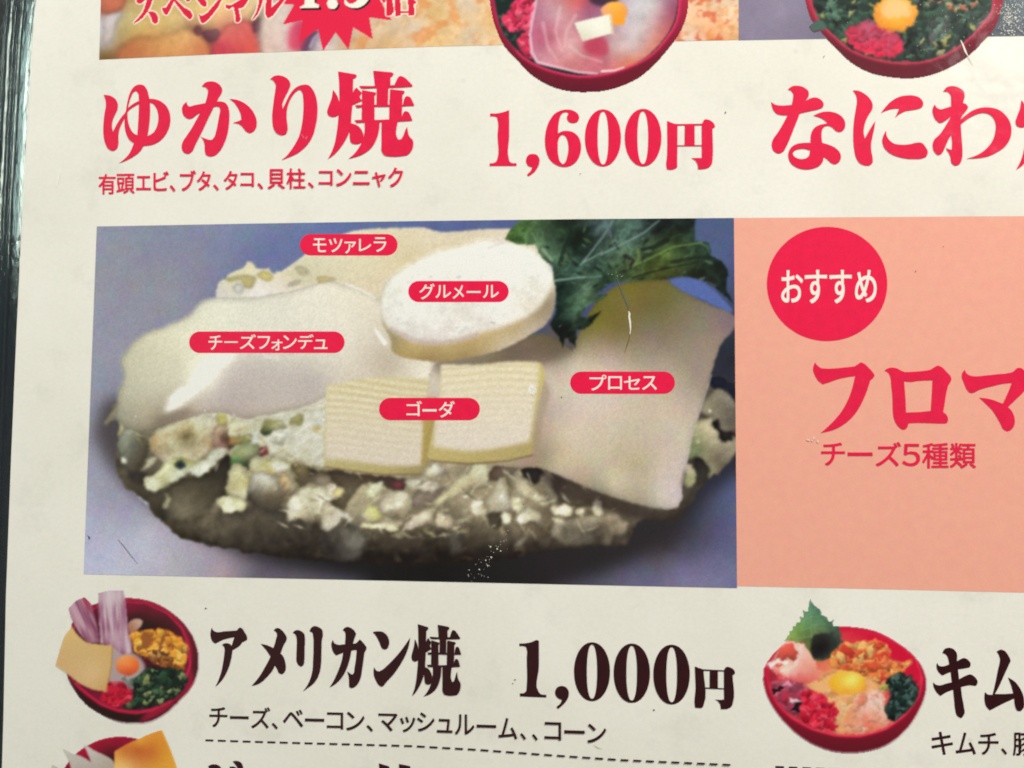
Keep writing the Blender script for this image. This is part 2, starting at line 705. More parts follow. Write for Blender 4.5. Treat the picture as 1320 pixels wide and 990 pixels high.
        for k, nm in [(0, root_name)] + sorted(names.items()):
            label = None
            if isinstance(nm, tuple):
                nm, label = nm
            sel = cells[lab == k]
            if len(sel) == 0:
                continue
            use, inv = np.unique(sel, return_inverse=True)
            me = bpy.data.meshes.new(nm)
            me.vertices.add(len(use))
            me.vertices.foreach_set('co', Wf[use].astype(np.float32).ravel())
            me.loops.add(sel.size)
            me.loops.foreach_set('vertex_index', inv.astype(np.int32).ravel())
            me.polygons.add(len(sel))
            me.polygons.foreach_set('loop_start', np.arange(0, sel.size, 4, dtype=np.int32))
            me.update(calc_edges=True)
            at = me.color_attributes.new('ink', 'FLOAT_COLOR', 'POINT')
            rgba = np.ones((len(use), 4), np.float32)
            rgba[:, :3] = Af[use]
            at.data.foreach_set('color', rgba.ravel())
            me.materials.append(PHOTO)
            o = bpy.data.objects.new(nm, me)
            COL.objects.link(o)
            if k == 0:
                root = o
                o.parent = parent
                if root_label:
                    o['label'] = root_label
            else:
                o.parent = root
                if label:
                    o['label'] = label
        return root


# ------------------------------------------------------------------ table and the sheet itself
def slab(name, pts, z0, z1, mat, parent=None, label=None):
    w = px(np.array([p[0] for p in pts]), np.array([p[1] for p in pts]))
    n = len(pts)
    v = [(a[0], a[1], z1) for a in w] + [(a[0], a[1], z0) for a in w]
    f = [tuple(range(n))[::-1], tuple(range(n, 2 * n))]
    f += [(i, (i + 1) % n, n + (i + 1) % n, n + i) for i in range(n)]
    return mesh_obj(name, v, f, mat, parent, label)


tb = mesh_obj('tabletop', [(-0.6, -0.45, -0.0032), (0.6, -0.45, -0.0032), (0.6, 0.45, -0.0032), (-0.6, 0.45, -0.0032),
                           (-0.6, -0.45, -0.03), (0.6, -0.45, -0.03), (0.6, 0.45, -0.03), (-0.6, 0.45, -0.03)],
              [(0, 1, 2, 3), (7, 6, 5, 4), (0, 4, 5, 1), (1, 5, 6, 2), (2, 6, 7, 3), (3, 7, 4, 0)], TABLE)
tb['kind'] = 'structure'

menu = thing('menu', 'laminated restaurant menu sheet printed with food photos and red Japanese lettering', 'menu')
LEFT = [(57.5, -140), (46.7, 0), (41.7, 50), (38, 113), (34, 177), (30, 250), (21.5, 422), (14, 598), (7.7, 767), (4.5, 920), (2.5, 990), (0, 1130)]
page_pts = LEFT + [(1690, 1130), (1690, -140)]
slab('page', page_pts, -0.0006, 0.0, PAPER, menu)


def ridge_strip(name, prof, mat):
    """sealed plastic edge running along the sheet: prof = (offset to the left in px, height in m)"""
    L = np.array(LEFT)
    v, f = [], []
    k = len(prof)
    for (x, y) in L:
        for (o, h) in prof:
            p = px(np.array(x - o * (1.0 - 0.00018 * y)), np.array(y))
            v.append((p[0], p[1], h))
    for i in range(len(L) - 1):
        for j in range(k - 1):
            a = i * k + j
            f.append((a, a + 1, a + k + 1, a + k))
    o = mesh_obj(name, v, f, mat, menu)
    o.data.polygons.foreach_set('use_smooth', [True] * len(o.data.polygons))
    return o


def arch(a, b, h0, h, n=9):
    return [(a + (b - a) * t, h0 + h * math.sin(math.pi * t)) for t in np.linspace(0, 1, n)]


prof = [(0.0, -0.0002), (7, -0.0004)] + arch(8, 21, -0.0005, 0.0010) + arch(22, 28, -0.0006, 0.0004) + [(34, -0.0007)] + \
    arch(35, 40, -0.0007, 0.0006) + [(58, -0.0010)] + arch(60, 74, -0.0010, 0.0008) + [(90, -0.0016), (91, -0.0024)]
ridge_strip('laminate_edge', prof, FILM)
ridge_strip('laminate_underlay', [(0.0, -0.0012), (30, -0.0014)] + arch(31, 44, -0.0016, 0.0008) + [(120, -0.0022), (121, -0.0028)], FILM)

# salmon panel beside the cheese photograph
g = Geo(3e-5)
g.add([np.array([(946, 281), (1060, 280.2), (1200, 279.3), (1322, 278.6), (1660, 277), (1660, 775), (1322, 764), (1200, 761), (1060, 757.8), (950, 755.6)])])
g.build('colour_panel', [SALMON], menu)

# ------------------------------------------------------------------ the cheese photograph
P = Pic(106, 279, 950, 759, seed=11)
quad = [(125, 292), (946, 281), (950, 758), (108, 740)]
# the print is painted in photo pixels; remap the grid so that its border follows the printed frame
H, Wd = P.X.shape
vv, uu = np.mgrid[0:1:H * 1j, 0:1:Wd * 1j]
q = np.array(quad, float)
top = np.interp(125 + 821 * uu[0], [125, 330, 540, 740, 946], [292, 288.2, 285, 282.6, 281])
PP = (q[0] * ((1-uu)*(1-vv))[..., None] + q[1] * (uu*(1-vv))[..., None] + q[2] * (uu*vv)[..., None] + q[3] * ((1-uu)*vv)[..., None])
PP[..., 1] += (top[None, :] - (292 - 11 * uu)) * (1 - vv)
P.X, P.Y = PP[..., 0].copy(), PP[..., 1].copy()

bg = P.field([(140, 300, 128, 130, 150), (250, 300, 122, 126, 152), (340, 300, 106, 114, 150), (430, 292, 90, 102, 148), (560, 290, 84, 96, 142),
              (150, 380, 136, 134, 152), (230, 370, 130, 129, 147), (330, 330, 102, 110, 150), (270, 350, 122, 122, 148), (140, 450, 138, 136, 156), (125, 520, 136, 134, 156),
              (122, 600, 142, 140, 162), (112, 680, 166, 165, 188), (120, 735, 178, 178, 200), (160, 650, 146, 142, 164), (190, 700, 178, 175, 192), (230, 715, 166, 158, 172), (260, 735, 154, 148, 164), (285, 738, 162, 144, 156),
              (330, 742, 100, 92, 108), (720, 750, 60, 58, 74), (820, 745, 92, 88, 116), (880, 735, 106, 100, 132), (910, 745, 112, 104, 138), (940, 720, 94, 96, 128), (940, 690, 84, 84, 118),
              (935, 620, 76, 82, 118), (860, 700, 56, 50, 58), (890, 700, 64, 62, 82), (900, 300, 70, 82, 120), (930, 330, 72, 84, 124), (905, 375, 66, 76, 124), (925, 385, 60, 66, 104), (938, 470, 32, 34, 50), (940, 440, 40, 42, 62)])
P.C = bg + (P.n(60, 3) - 0.5)[..., None] * 10
for ch in range(3):
    P.C[..., ch] += (P.n(16, 330 + ch, octv=3) - 0.5) * 13
# the dish's shadow on the plate, painted into the print
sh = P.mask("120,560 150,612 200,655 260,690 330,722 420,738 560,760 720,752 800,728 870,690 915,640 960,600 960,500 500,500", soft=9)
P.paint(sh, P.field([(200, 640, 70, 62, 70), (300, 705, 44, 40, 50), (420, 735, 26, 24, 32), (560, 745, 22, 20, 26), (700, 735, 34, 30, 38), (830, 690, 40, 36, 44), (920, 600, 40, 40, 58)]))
hl = P.mask("170,632 200,655 208,662 192,652", soft=1.2)
P.paint(hl, (205, 208, 225), a=0.9)
P.line([(255, 688), (270, 693), (280, 694)], 1.0, 0.6, (190, 200, 230), 0.7)

# cabbage and batter mass, the shade of its underside painted into the colours
fm = P.mask("138,548 150,540 150,600 165,630 188,648 205,668 230,690 300,708 380,720 460,726 560,728 640,722 700,712 760,704 810,700 820,676 872,664 905,628 946,590 952,500 900,480 700,480 300,400 180,480", soft=1.0, jag=4, jsc=9)
shaded_batter = P.field([(160, 600, 76, 68, 58), (200, 640, 52, 44, 38), (260, 660, 72, 62, 51), (260, 630, 92, 80, 64), (320, 700, 46, 38, 33), (340, 660, 84, 72, 60), (420, 700, 46, 38, 33), (480, 705, 38, 31, 27), (560, 708, 36, 29, 26), (640, 710, 38, 31, 28), (720, 705, 44, 36, 33),
                (800, 690, 52, 43, 39), (860, 660, 48, 40, 37), (930, 600, 44, 39, 38), (300, 580, 190, 178, 150), (400, 570, 196, 184, 160), (420, 620, 128, 114, 94), (540, 620, 132, 118, 100), (640, 620, 128, 114, 96), (720, 635, 92, 78, 64), (600, 660, 122, 108, 92), (680, 660, 118, 104, 88), (480, 640, 150, 136, 114), (440, 660, 130, 116, 100),
                (520, 680, 84, 72, 60), (600, 682, 80, 68, 57), (680, 682, 78, 66, 55), (430, 682, 84, 72, 62), (760, 670, 88, 76, 62)], p=1.8)
P.paint(fm, shaded_batter * (0.82 + 0.36 * P.n(13, 5, octv=3, rough=0.55, ang=-0.5, stretch=1.7))[..., None], 1)


def bits(poly, n, size, cols, **kw):
    P.scatter(P.mask(poly, soft=0.8) * (fm > 0.4), n, size, cols, **kw)


bits("420,600 560,600 700,600 800,655 780,685 640,690 420,690 300,660 300,620", 170, (1.8, 3.6), [(176, 162, 138), (150, 136, 114), (120, 104, 86), (196, 184, 160), (98, 84, 70), (166, 156, 116)], elong=(2, 6), lit=0.3, amb=0.7, alpha=0.55, soft=0.9)
bits("240,690 300,660 420,690 640,690 790,690 780,705 600,722 420,720", 60, (2.5, 6), [(78, 66, 54), (62, 52, 43), (92, 78, 64)], elong=(1.5, 4), lit=0.3, amb=0.6, alpha=0.5, soft=1.0)
LUMPS = """
A 130 530 6.1875
80,400 200,430 220,540 360,590 350,490 300,470 200,440|3|200,440,48,40,38;230,540,40,33,34;320,560,46,36,32
500,640! 640,540 760,520 880,460 1000,330 1000,680 920,700 860,820 700,880 560,860 480,860 500,760 560,680|2|700,600,62,52,41;620,780,94,82,67;880,560,46,38,31;520,820,42,36,31;760,780,74,63,51
380,230! 440,170 520,110 640,60 780,30 850,30 900,60 1000,100 1000,250 870,330 760,420 560,420 480,400 400,330|1.2|500,120,200,188,158;420,240,178,148,102;600,200,172,152,112;680,200,122,104,68;820,80,208,198,172;800,180,188,172,134;900,260,152,120,88;850,330,192,172,142;600,300,192,178,142;700,130,178,158,114;460,340,160,138,108
460,470! 520,400 600,370 700,380 800,400 900,310 970,290 990,310 930,390 870,450 770,520 720,490 640,530 520,600 450,640 380,630 350,580 350,520 400,510|0.9|480,440,190,180,132;560,420,202,198,144;700,370,176,166,92;650,440,150,148,120;420,590,198,192,162;560,540,202,196,164;760,470,208,206,186;900,370,216,210,188;370,560,192,184,154;520,580,150,140,104
600,420 640,395 670,430 640,465 610,460|1.5|630,430,50,58,54
300,478! 350,430 420,360 450,370 400,440|1.2|380,410,172,162,134
190,150! 260,120 330,180 380,250 370,340 340,420 310,470 250,490 210,430 160,340 130,260|1.6|220,150,162,160,142;170,250,142,144,128;250,250,106,104,90;330,300,86,78,62;280,430,72,62,50;350,240,98,88,64
40,130! 90,90 190,100 190,150 140,200 130,300 160,380 110,370 70,350 40,270 50,200|1.2|100,110,176,166,112;60,150,160,150,112;150,130,182,174,134;80,250,170,158,130;110,200,190,178,152;100,330,112,98,82
165,385 190,365 215,390 200,415 175,410|1|190,390,204,198,180
500,650! 540,680 560,700 510,780 490,770 520,710|1.2|520,700,120,110,88
B 280 530 6.1875
0,800 240,770 280,740 540,800 560,990 0,990|3|40,820,58,48,40;300,900,46,37,32;500,900,42,34,30
580,420 700,430 800,470 1000,470 1000,600 900,600 830,600 740,570 660,620 630,560|1.5|700,450,116,100,66;650,530,86,70,50;760,490,62,48,38;820,550,122,106,90;920,500,84,68,52
0,170! 90,90 180,40 330,60 440,10 880,-10! 880,430! 760,440 640,390 560,390 450,370 390,330 380,260 300,200 250,190 140,210 80,190|1.0|170,60,206,194,160;200,140,200,186,152;300,90,198,188,160;600,30,202,192,168;700,200,206,194,174;500,210,212,204,188;600,330,208,196,174;750,350,206,194,172;830,250,206,196,178;480,330,192,180,158;840,60,218,208,192;650,130,190,180,160
350,160! 370,90 440,60 520,80 560,120 470,160 400,200 360,190|1.4|400,110,142,138,88;400,170,72,76,48;500,100,166,158,118
570,80 620,40 690,30 680,90 610,115|1.4|630,80,152,144,96
770,140 800,120 835,140 800,160|1.4|800,140,190,162,106
430,215 450,165 490,150 540,170 552,220 530,265 490,275 450,260|1.2|490,180,228,220,206;500,240,190,182,164;440,220,206,198,182
460,215 490,195 525,215 515,245 480,250|1.6|490,225,196,188,170
325,330 345,285 395,280 410,315 380,345 340,360|1.2|370,305,132,62,60;340,340,104,56,48
280,180 310,165 330,200 320,260 280,250|1.4|305,200,202,200,186
80,200 150,200 280,200 270,240 160,280 90,310 60,260|1.4|110,230,152,112,64;220,220,142,138,84;100,290,84,66,44
95,390! 120,330 200,270 270,250 330,290 330,350 280,390 250,470 200,440 150,410 110,430|1.3|140,360,130,148,92;150,390,94,130,74;240,300,152,158,114;220,350,142,142,100;240,430,70,76,50
0,10! 80,10! 80,110! 0,115!|1.2|40,30,178,170,96;60,90,172,160,90
0,110 80,120 90,200 60,300 0,290|1.3|40,150,172,144,116;50,210,106,74,58;10,250,156,118,102
0,290! 60,310 20,360 0,380!|1.2|20,320,206,196,176
250,430! 270,390 380,370 480,390 570,400 580,470 500,490 430,510 360,490 290,500|1.3|320,420,190,180,144;430,400,178,168,124;470,430,204,194,174;420,490,188,166,106;540,440,192,182,162;560,390,162,154,98
80,500! 130,430 180,420 210,480 245,510 250,600 240,690 180,700 100,660 70,640 80,570|1.1|170,460,186,174,134;120,540,178,166,128;220,550,182,168,116;130,620,172,158,120;180,650,192,180,150
0,690! 60,670 160,690 240,740 220,780 120,800 50,810 30,760 0,750|1.1|90,740,208,200,168;200,760,182,172,134;20,710,178,168,134
240,600! 290,500 350,480 430,500 490,540 510,620 530,720 500,800 400,800 280,740 240,700|1.7|300,560,178,168,158;400,570,172,162,148;380,530,188,178,166;350,640,104,92,80;450,650,108,92,76;400,730,66,54,46;480,780,48,38,34;270,680,62,54,46
490,520! 540,490 590,540 630,590 610,650 570,680 540,740 530,640|1.7|540,540,178,148,108;580,600,162,138,108;560,680,122,98,80;610,600,152,134,112
560,880 640,850 720,880 800,900 870,930 860,1040 560,1040|2.5|700,950,42,33,29
560,800! 580,710 650,640 720,610 810,600 920,620 950,690 900,730 900,780 870,860 800,900 720,870 640,850 570,880|1.4|640,740,218,204,184;620,800,192,178,162;720,680,192,176,154;760,760,188,174,152;840,750,214,204,186;840,830,124,110,88;700,850,142,126,108;900,640,182,170,148;800,880,92,78,64
615,760 630,735 665,740 650,775|1.4|640,752,236,226,208
810,750 840,740 865,755 840,765|1.2|838,752,238,230,214
C 420 590 6.1875
0,110 100,110 300,130 560,160 640,180 620,260 440,220 350,200 200,330 130,420 40,390 50,330 150,260 70,190|1.5|200,180,66,52,42;220,300,86,74,58;100,370,72,58,42;500,200,62,44,40;300,160,72,56,44
530,200 570,180 615,200 600,245 550,250|1.3|570,210,96,44,50
0,560 150,500 260,560 300,600 260,800 0,800|3|60,620,50,44,42;200,560,60,54,50;230,640,92,86,80;60,720,40,33,32
700,280 880,260 960,220 900,310 800,390 700,390|1.5|780,340,114,96,88
610,190! 700,170 830,170 910,210 880,250 760,260 680,240|1.3|750,200,180,166,152;880,220,168,154,140
300,290! 340,240 430,190 450,190 420,280 370,330 330,320|1.0|380,250,190,184,154;330,290,192,182,140
270,450! 320,390 370,360 430,420 450,480 400,510 300,510|1.5|340,430,178,168,116;410,470,172,162,98;300,480,162,148,120
430,350! 480,290 560,260 650,270 690,330 680,420 640,480 580,490 510,460 440,430|1.4|520,310,172,158,140;570,370,210,194,176;480,400,188,172,152;560,450,112,96,78;640,400,152,136,116;450,370,172,154,138
550,355 575,340 600,360 580,380|1.3|575,360,232,220,204
450,480 560,500 620,520 590,560 450,540|1.4|520,520,150,134,112
270,560! 270,545 400,530 570,540 590,570 400,572|0.9|400,550,194,178,146
0,220 70,190 60,330 0,300|1.3|30,260,182,166,150
50,260 110,230 150,270 120,310 60,320|1.3|100,270,172,152,102
0,350 60,390 150,430 210,500 200,510 150,480 80,530 20,580 0,580|1.1|100,460,174,160,150;30,400,172,158,136;190,490,194,184,174;20,560,150,138,128
800,90 880,50 960,100 900,160 780,150|1.6|860,80,218,206,180;930,120,142,126,118;820,130,180,164,140
870,500! 930,440 1000,480 1000,550 900,550|1.3|930,500,182,162,144
600,600! 640,520 720,460 850,400 1000,250! 1000,330! 930,380 860,440 860,500 760,540 680,570|1.1|700,530,172,154,142;800,460,178,160,142;950,330,188,174,142;850,490,142,126,106
D 560 590 6.1875
430,430 540,430 540,540 480,570 440,540|2|490,490,58,48,40
440,100 520,50 680,70 640,120 560,150 490,190 430,170|1.4|480,140,86,66,56;600,90,92,76,62
690,80 870,100 860,170 800,220 740,180|1.4|780,140,34,26,26
880,120! 930,140 960,280 960,370 910,340 890,230|1.5|920,230,122,108,92
0,440! 0,350! 120,240 250,130 330,60 440,60 430,170 440,200 360,240 300,260 210,300 120,330 60,400|1.2|60,340,182,166,134;200,240,178,162,130;330,120,200,188,154;390,160,182,168,140;300,230,142,124,100;90,380,112,96,82
570,150! 650,120 720,190 820,280 910,360 900,390 820,370 740,320 650,280 590,230|1.3|640,170,132,118,100;720,250,178,162,136;850,340,178,162,138;600,200,102,88,70
410,350! 470,240 530,160! 570,240 600,330 600,400 560,430 440,430|1.3|500,300,180,166,150;540,220,188,174,154;560,350,172,160,152;450,400,152,138,118
290,400! 310,330 350,310 390,370 420,420 370,470 320,460|1.3|350,350,188,170,152;340,440,200,182,164;390,400,152,134,114
620,300! 720,330 700,400 660,450 620,420|1.3|670,370,190,176,148
640,500! 660,460 740,400 820,420 870,470 850,510 760,510 680,530|1.3|700,460,200,186,168;680,500,210,192,174;800,470,162,148,126;850,480,132,118,102
540,490 550,440 590,440 605,490 590,530 555,530|1.2|570,480,210,196,176
940,380 990,380 990,440 950,430|1.2|970,410,184,168,150
0,510 60,440 130,500 180,540 100,560 20,550|1.4|70,510,182,160,138;150,540,122,106,90
640,715 700,640 745,620 740,650 670,725|1.6|700,670,98,88,76
140,600 190,590 195,770 150,780|3|170,700,66,59,53
E 700 590 6.1875
60,120 180,160 400,240 600,340 780,390 760,440 600,430 460,400 380,380 250,390 110,330|2|200,250,68,56,48;320,280,72,58,48;550,360,66,52,42;100,200,46,34,34;700,430,62,50,44
0,130 50,120 80,220 110,350 60,370 20,300|1.5|50,250,112,100,86
330,450! 420,470 560,440 640,490 690,520! 650,600 560,620 550,690! 490,690 470,600 400,680 330,690 180,690 60,590 80,540 160,500 230,490|1.4|400,480,152,136,118;550,520,112,94,78;640,540,118,102,88;500,640,92,80,68;250,590,76,66,56;180,560,82,72,62;330,640,82,72,64;440,560,72,60,52;110,515,152,136,118
80,410! 150,370 240,400 230,440 150,460 90,450|1.1|150,410,194,176,154
250,440 300,400 335,405 330,440 270,455|1.1|300,425,184,166,142
400,450! 410,330 425,310 440,330 465,460 430,470|1.0|425,380,194,178,154;430,450,168,152,130
60,480 110,470 170,500 130,530 80,525|1.3|110,505,164,148,128
F 860 470 4.95
310,0 440,0 440,240 300,150 265,120|1.6|350,60,28,30,44;400,180,30,32,48
290,160! 320,150 440,260 440,420 350,480 300,370 220,310 200,300 240,230|1.2|300,230,130,118,100;380,230,122,112,100;240,300,142,128,108;400,360,92,82,72;330,300,122,110,94
180,350! 290,350 300,400 330,430 350,480 430,460 440,600 350,680 270,740 250,640 180,590 130,600 140,480|1.3|220,400,172,158,124;260,480,162,150,118;190,530,114,120,82;300,590,122,108,88;400,560,132,120,102;330,640,102,92,76;280,680,132,122,102
290,370 320,350 340,420 420,440 410,480 360,490 320,430|1.2|340,420,44,38,34
170,600! 230,610 265,680 260,740 190,760 180,660|1.4|220,680,46,40,38
110,720! 130,620 170,660 185,750 110,770|1.2|140,660,162,146,126;140,720,132,126,94
G 270 330 5.74
110,170! 180,150 280,140 340,160 300,240 260,230 230,180 150,190|1.5|200,165,178,168,104;290,200,176,158,98
350,140 420,110 470,150 440,190 390,170|1.4|410,140,192,174,98
790,165 830,150 940,175 900,187 800,187|1.2|850,168,192,170,108
610,190 680,180 640,215 570,220|1.5|630,200,172,162,134
170,230 220,200 260,250 210,280|2|215,245,190,184,170
630,80 700,80 740,130 680,140|2|690,115,180,168,124
"""
TOPBITS = []
for row in LUMPS.strip().split('\n'):
    if '|' not in row:
        key, ox, oy, s = row.split()
        ox, oy, s = float(ox), float(oy), float(s)
        continue
    shp, soft, cols = row.split('|')
    pts = curve(shp, ox, oy, s)
    cl = [[float(v) for v in c.split(',')] for c in cols.split(';')]
    cl = [(ox + c[0] / s, oy + c[1] / s) + tuple(0.84 * v + 0.16 * sum(c[2:]) / 3 for v in c[2:]) for c in cl]
    if key == 'G':
        TOPBITS.append((pts, float(soft), cl))
    else:
        P.lump(pts, float(soft), cl, jag=1.4, keep=np.clip(fm * 1.2, 0, 1), a=0.97)

fin = np.clip(blur(fm, 2) * 2 - 1, 0, 1)
P.wobble(fin, 2.6, 9)
P.wobble(fin, 1.0, 4, 9)
bits("420,600 560,600 700,600 800,655 780,680 640,685 420,685 300,650 300,620", 70, (1.2, 2.4), [(190, 176, 150), (166, 150, 128), (90, 76, 62), (202, 190, 168)], elong=(3, 9), lit=0.2, amb=0.8, alpha=0.5, soft=0.9)
bits("170,545 300,545 420,525 420,600 300,615 200,600", 60, (1.2, 2.6), [(214, 204, 178), (196, 184, 150), (160, 146, 110), (222, 214, 194)], elong=(2, 7), lit=0.2, amb=0.8, alpha=0.45, soft=0.9)
P.C += (fin * np.clip((P.Y - 640) / 30, 0, 1) * np.clip((735 - P.Y) / 45, 0, 1) * (P.n(15, 77, octv=4, rough=0.55, ang=1.2, stretch=1.7) - 0.38) * 48)[..., None] * np.array([1.0, 0.9, 0.78])
WET_GLINTS = [(156, 541), (170, 543), (165, 560), (198, 594), (262, 534), (307, 540), (330, 545), (359, 559), (375, 564), (396, 553), (413, 545), (310, 560), (352, 600), (385, 650), (415, 652), (383, 665), (513, 648), (505, 655), (560, 602), (478, 634),
       (305, 652), (290, 648), (187, 618), (195, 606), (241, 598), (270, 590), (283, 585), (600, 640), (652, 668), (671, 671), (646, 640), (612, 660), (620, 648), (668, 645), (690, 640), (725, 658), (750, 658), (768, 648), (572, 668), (530, 676), (470, 668), (445, 664), (405, 650), (340, 604), (355, 575), (900, 570), (915, 530)]
for x, y in WET_GLINTS:  # specular points of the moist batter, painted as pale dots
    P.blob(x, y, P.rnd.uniform(1.8, 4.0), P.rnd.uniform(1.2, 2.2), P.rnd.uniform(-0.8, 0.5), (240, 232, 216), lit=0.1, amb=0.92, soft=0.9, alpha=0.75)
for k in range(90):
    x, y = P.rnd.uniform(170, 800), P.rnd.uniform(548, 672)
    P.blob(x, y, P.rnd.uniform(1.2, 2.6), P.rnd.uniform(0.9, 1.5), P.rnd.uniform(-0.8, 0.5), (226, 216, 198), lit=0.1, amb=0.92, soft=0.9, alpha=0.4, within=fin)
P.C += (fin * np.clip((P.C.mean(-1) - 130) / 50, 0, 1) * ((P.n(6, 511, octv=3, ang=-0.4, stretch=1.6) - 0.55) * 50))[..., None] * np.array([0.95, 1.0, 1.1])
fs = blur(P.C, 0.8)
fs = fs + 0.34 * (fs - blur(fs, 7)) + 0.1 * (fs - blur(fs, 2.2))
fs = np.where(fs > 178, 178 + (fs - 178) * 0.62, fs)
fs = np.clip(fs * np.array([0.99, 1.0, 0.95]) + np.array([17, 17, 12]) * (np.clip((P.Y - 590) / 40, 0, 1) * np.clip((715 - P.Y) / 40, 0, 1))[..., None], 14, 244)
P.C = P.C * (1 - fm[..., None]) + fs * fm[..., None]
tex = (P.n(6, 8, octv=3, rough=0.55, ang=-0.6, stretch=1.8) - 0.5) * 34 + (P.n(16, 9, octv=2, ang=-0.5, stretch=2) - 0.5) * 22
P.C += (fm * np.clip(P.C.mean(-1) / 130.0, 0.15, 1.1) * tex)[..., None]

# batter showing at the top left behind the molten cheese
tb_ = P.mask("282,386 282,364 292,358 300,350 312,346 322,337 332,346 345,347 352,352 366,348 384,343 420,340 440,352 420,372 330,388", soft=0.9, jag=2.5, jsc=5)
P.paint(tb_, P.field([(284, 375, 198, 192, 176), (300, 362, 206, 198, 166), (320, 345, 208, 198, 160), (335, 370, 216, 208, 194), (366, 355, 208, 196, 166), (400, 352, 200, 188, 156), (420, 360, 204, 196, 180)]), 1)
for pts, soft, cl in TOPBITS[:2] + TOPBITS[4:5]:
    P.lump(pts, soft, cl, jag=1.0)

# slab of cheese at the back
mz = P.mask("362,352! 384,336 402,322 422,312 440,303! 452,299 470,296 520,294 548,294 566,299 590,298.5 620,296 648,295 662,296 680,302 700,330 690,420 520,430 500,425! 480,410 446,390 424,385 394,372 372,356", soft=0.9, jag=0.8)
P.paint(mz, P.field([(400, 335, 198, 190, 158), (450, 310, 206, 196, 166), (480, 340, 204, 192, 158), (490, 365, 208, 192, 160), (550, 310, 206, 192, 162), (600, 302, 200, 186, 156), (640, 303, 204, 190, 164), (530, 335, 200, 184, 146)]) + (P.n(26, 21, stretch=4, octv=3) - 0.5)[..., None] * 16, 3)
P.line([(362, 352), (400, 325), (440, 304), (470, 297)], 1.2, 1.0, (214, 206, 182), 0.6, 1.5)

# molten cheese
mc = P.mask("283,383! 318,384 350,380 384,373 418,362 438,365 462,371 486,384 500,400 505,430 560,460 570,500 440,505 421,512! 404,520 383,527 366,529 353,533 334,537 317,541 300,536 287,532 272,533 258,536 244,540 227,544 205,552 180,556 163,552 150,540! 150,527 153,505 160,482 156,470 157,460 166,449 193,428 222,417 246,404 260,389", soft=1.7, jag=2.6, jsc=9)
P.paint(mc, P.field([(170, 450, 186, 182, 162), (160, 500, 174, 170, 152), (160, 535, 152, 148, 132), (205, 430, 202, 197, 177), (250, 405, 204, 202, 186), (300, 395, 206, 204, 192), (360, 385, 206, 202, 192), (430, 375, 210, 204, 192),
                     (480, 395, 206, 198, 184), (230, 470, 194, 190, 172), (200, 500, 184, 180, 164), (190, 535, 162, 152, 134), (210, 545, 128, 116, 100), (240, 530, 158, 142, 128), (250, 505, 198, 192, 178), (270, 490, 226, 222, 208), (300, 500, 180, 168, 162), (330, 490, 186, 176, 168),
                     (290, 520, 168, 156, 150), (350, 515, 180, 170, 160), (330, 450, 202, 198, 188), (400, 450, 200, 196, 186), (400, 500, 178, 168, 162), (440, 440, 204, 198, 188), (485, 440, 190, 180, 168), (500, 465, 176, 164, 150), (540, 478, 208, 200, 188), (460, 480, 196, 186, 174), (400, 410, 206, 202, 192)], p=2.2) + (P.n(40, 31, octv=3) - 0.5)[..., None] * 10, 2)
P.C = np.where((P.L == 2)[..., None], np.clip(P.C * np.array([1.035, 1.025, 0.975]), 0, 255), P.C)
rim = np.clip((blur(mc, 6) - 0.45) * 2, 0, 1)  # shade towards the silhouette, painted into the melted cheese
P.C *= np.where(P.L == 2, 0.84 + 0.16 * rim, 1.0)[..., None]
P.paint(P.mask("212,532 216,520 230,506 244,494 252,478 266,464 290,456 306,458 298,468 284,478 270,492 256,506 238,520 224,530", soft=3.5), (244, 240, 226), a=0.9)  # glossy highlight streak painted into the cheese colour
P.paint(P.mask("216,516 226,506 236,500 240,506 230,514", soft=3), (242, 240, 228), a=0.8)
P.paint(P.mask("300,464 330,462 370,470 420,488 410,510 360,522 300,524 262,526 250,518 272,500", soft=9), (174, 162, 156), a=0.55)
P.paint(P.mask("196,548 206,538 226,530 250,528 232,540 212,548", soft=3), (126, 112, 96), a=0.7)
P.line([(484, 425), (490, 434), (496, 442)], 1.5, 3, (240, 236, 224), 0.8, 2.5)
P.line([(446, 366), (466, 374), (484, 384)], 1.6, 1.2, (226, 220, 206), 0.8, 1.6)
P.line([(284, 384), (330, 384), (380, 375), (416, 364)], 0.8, 0.8, (178, 168, 152), 0.6, 1.6)
P.line([(228, 546), (250, 538), (266, 534), (290, 534), (320, 542), (354, 535), (384, 529), (420, 514)], 1.2, 1.4, (226, 218, 202), 0.3, 2.4)
for (x, y) in [(169, 541), (172, 537), (345, 458), (356, 462), (300, 534), (417, 530), (416, 541), (420, 520), (262, 529)]:
    P.blob(x, y, 3, 2.2, 0.5, (244, 242, 232), amb=0.9, lit=0.1, alpha=0.8)
P.line([(338, 456), (348, 462), (358, 460)], 1.2, 1.0, (222, 216, 206), 0.6, 1.2)

for pts, soft, cl in TOPBITS[2:4] + TOPBITS[5:]:
    P.lump(pts, soft, cl, jag=1.0, a=0.85)

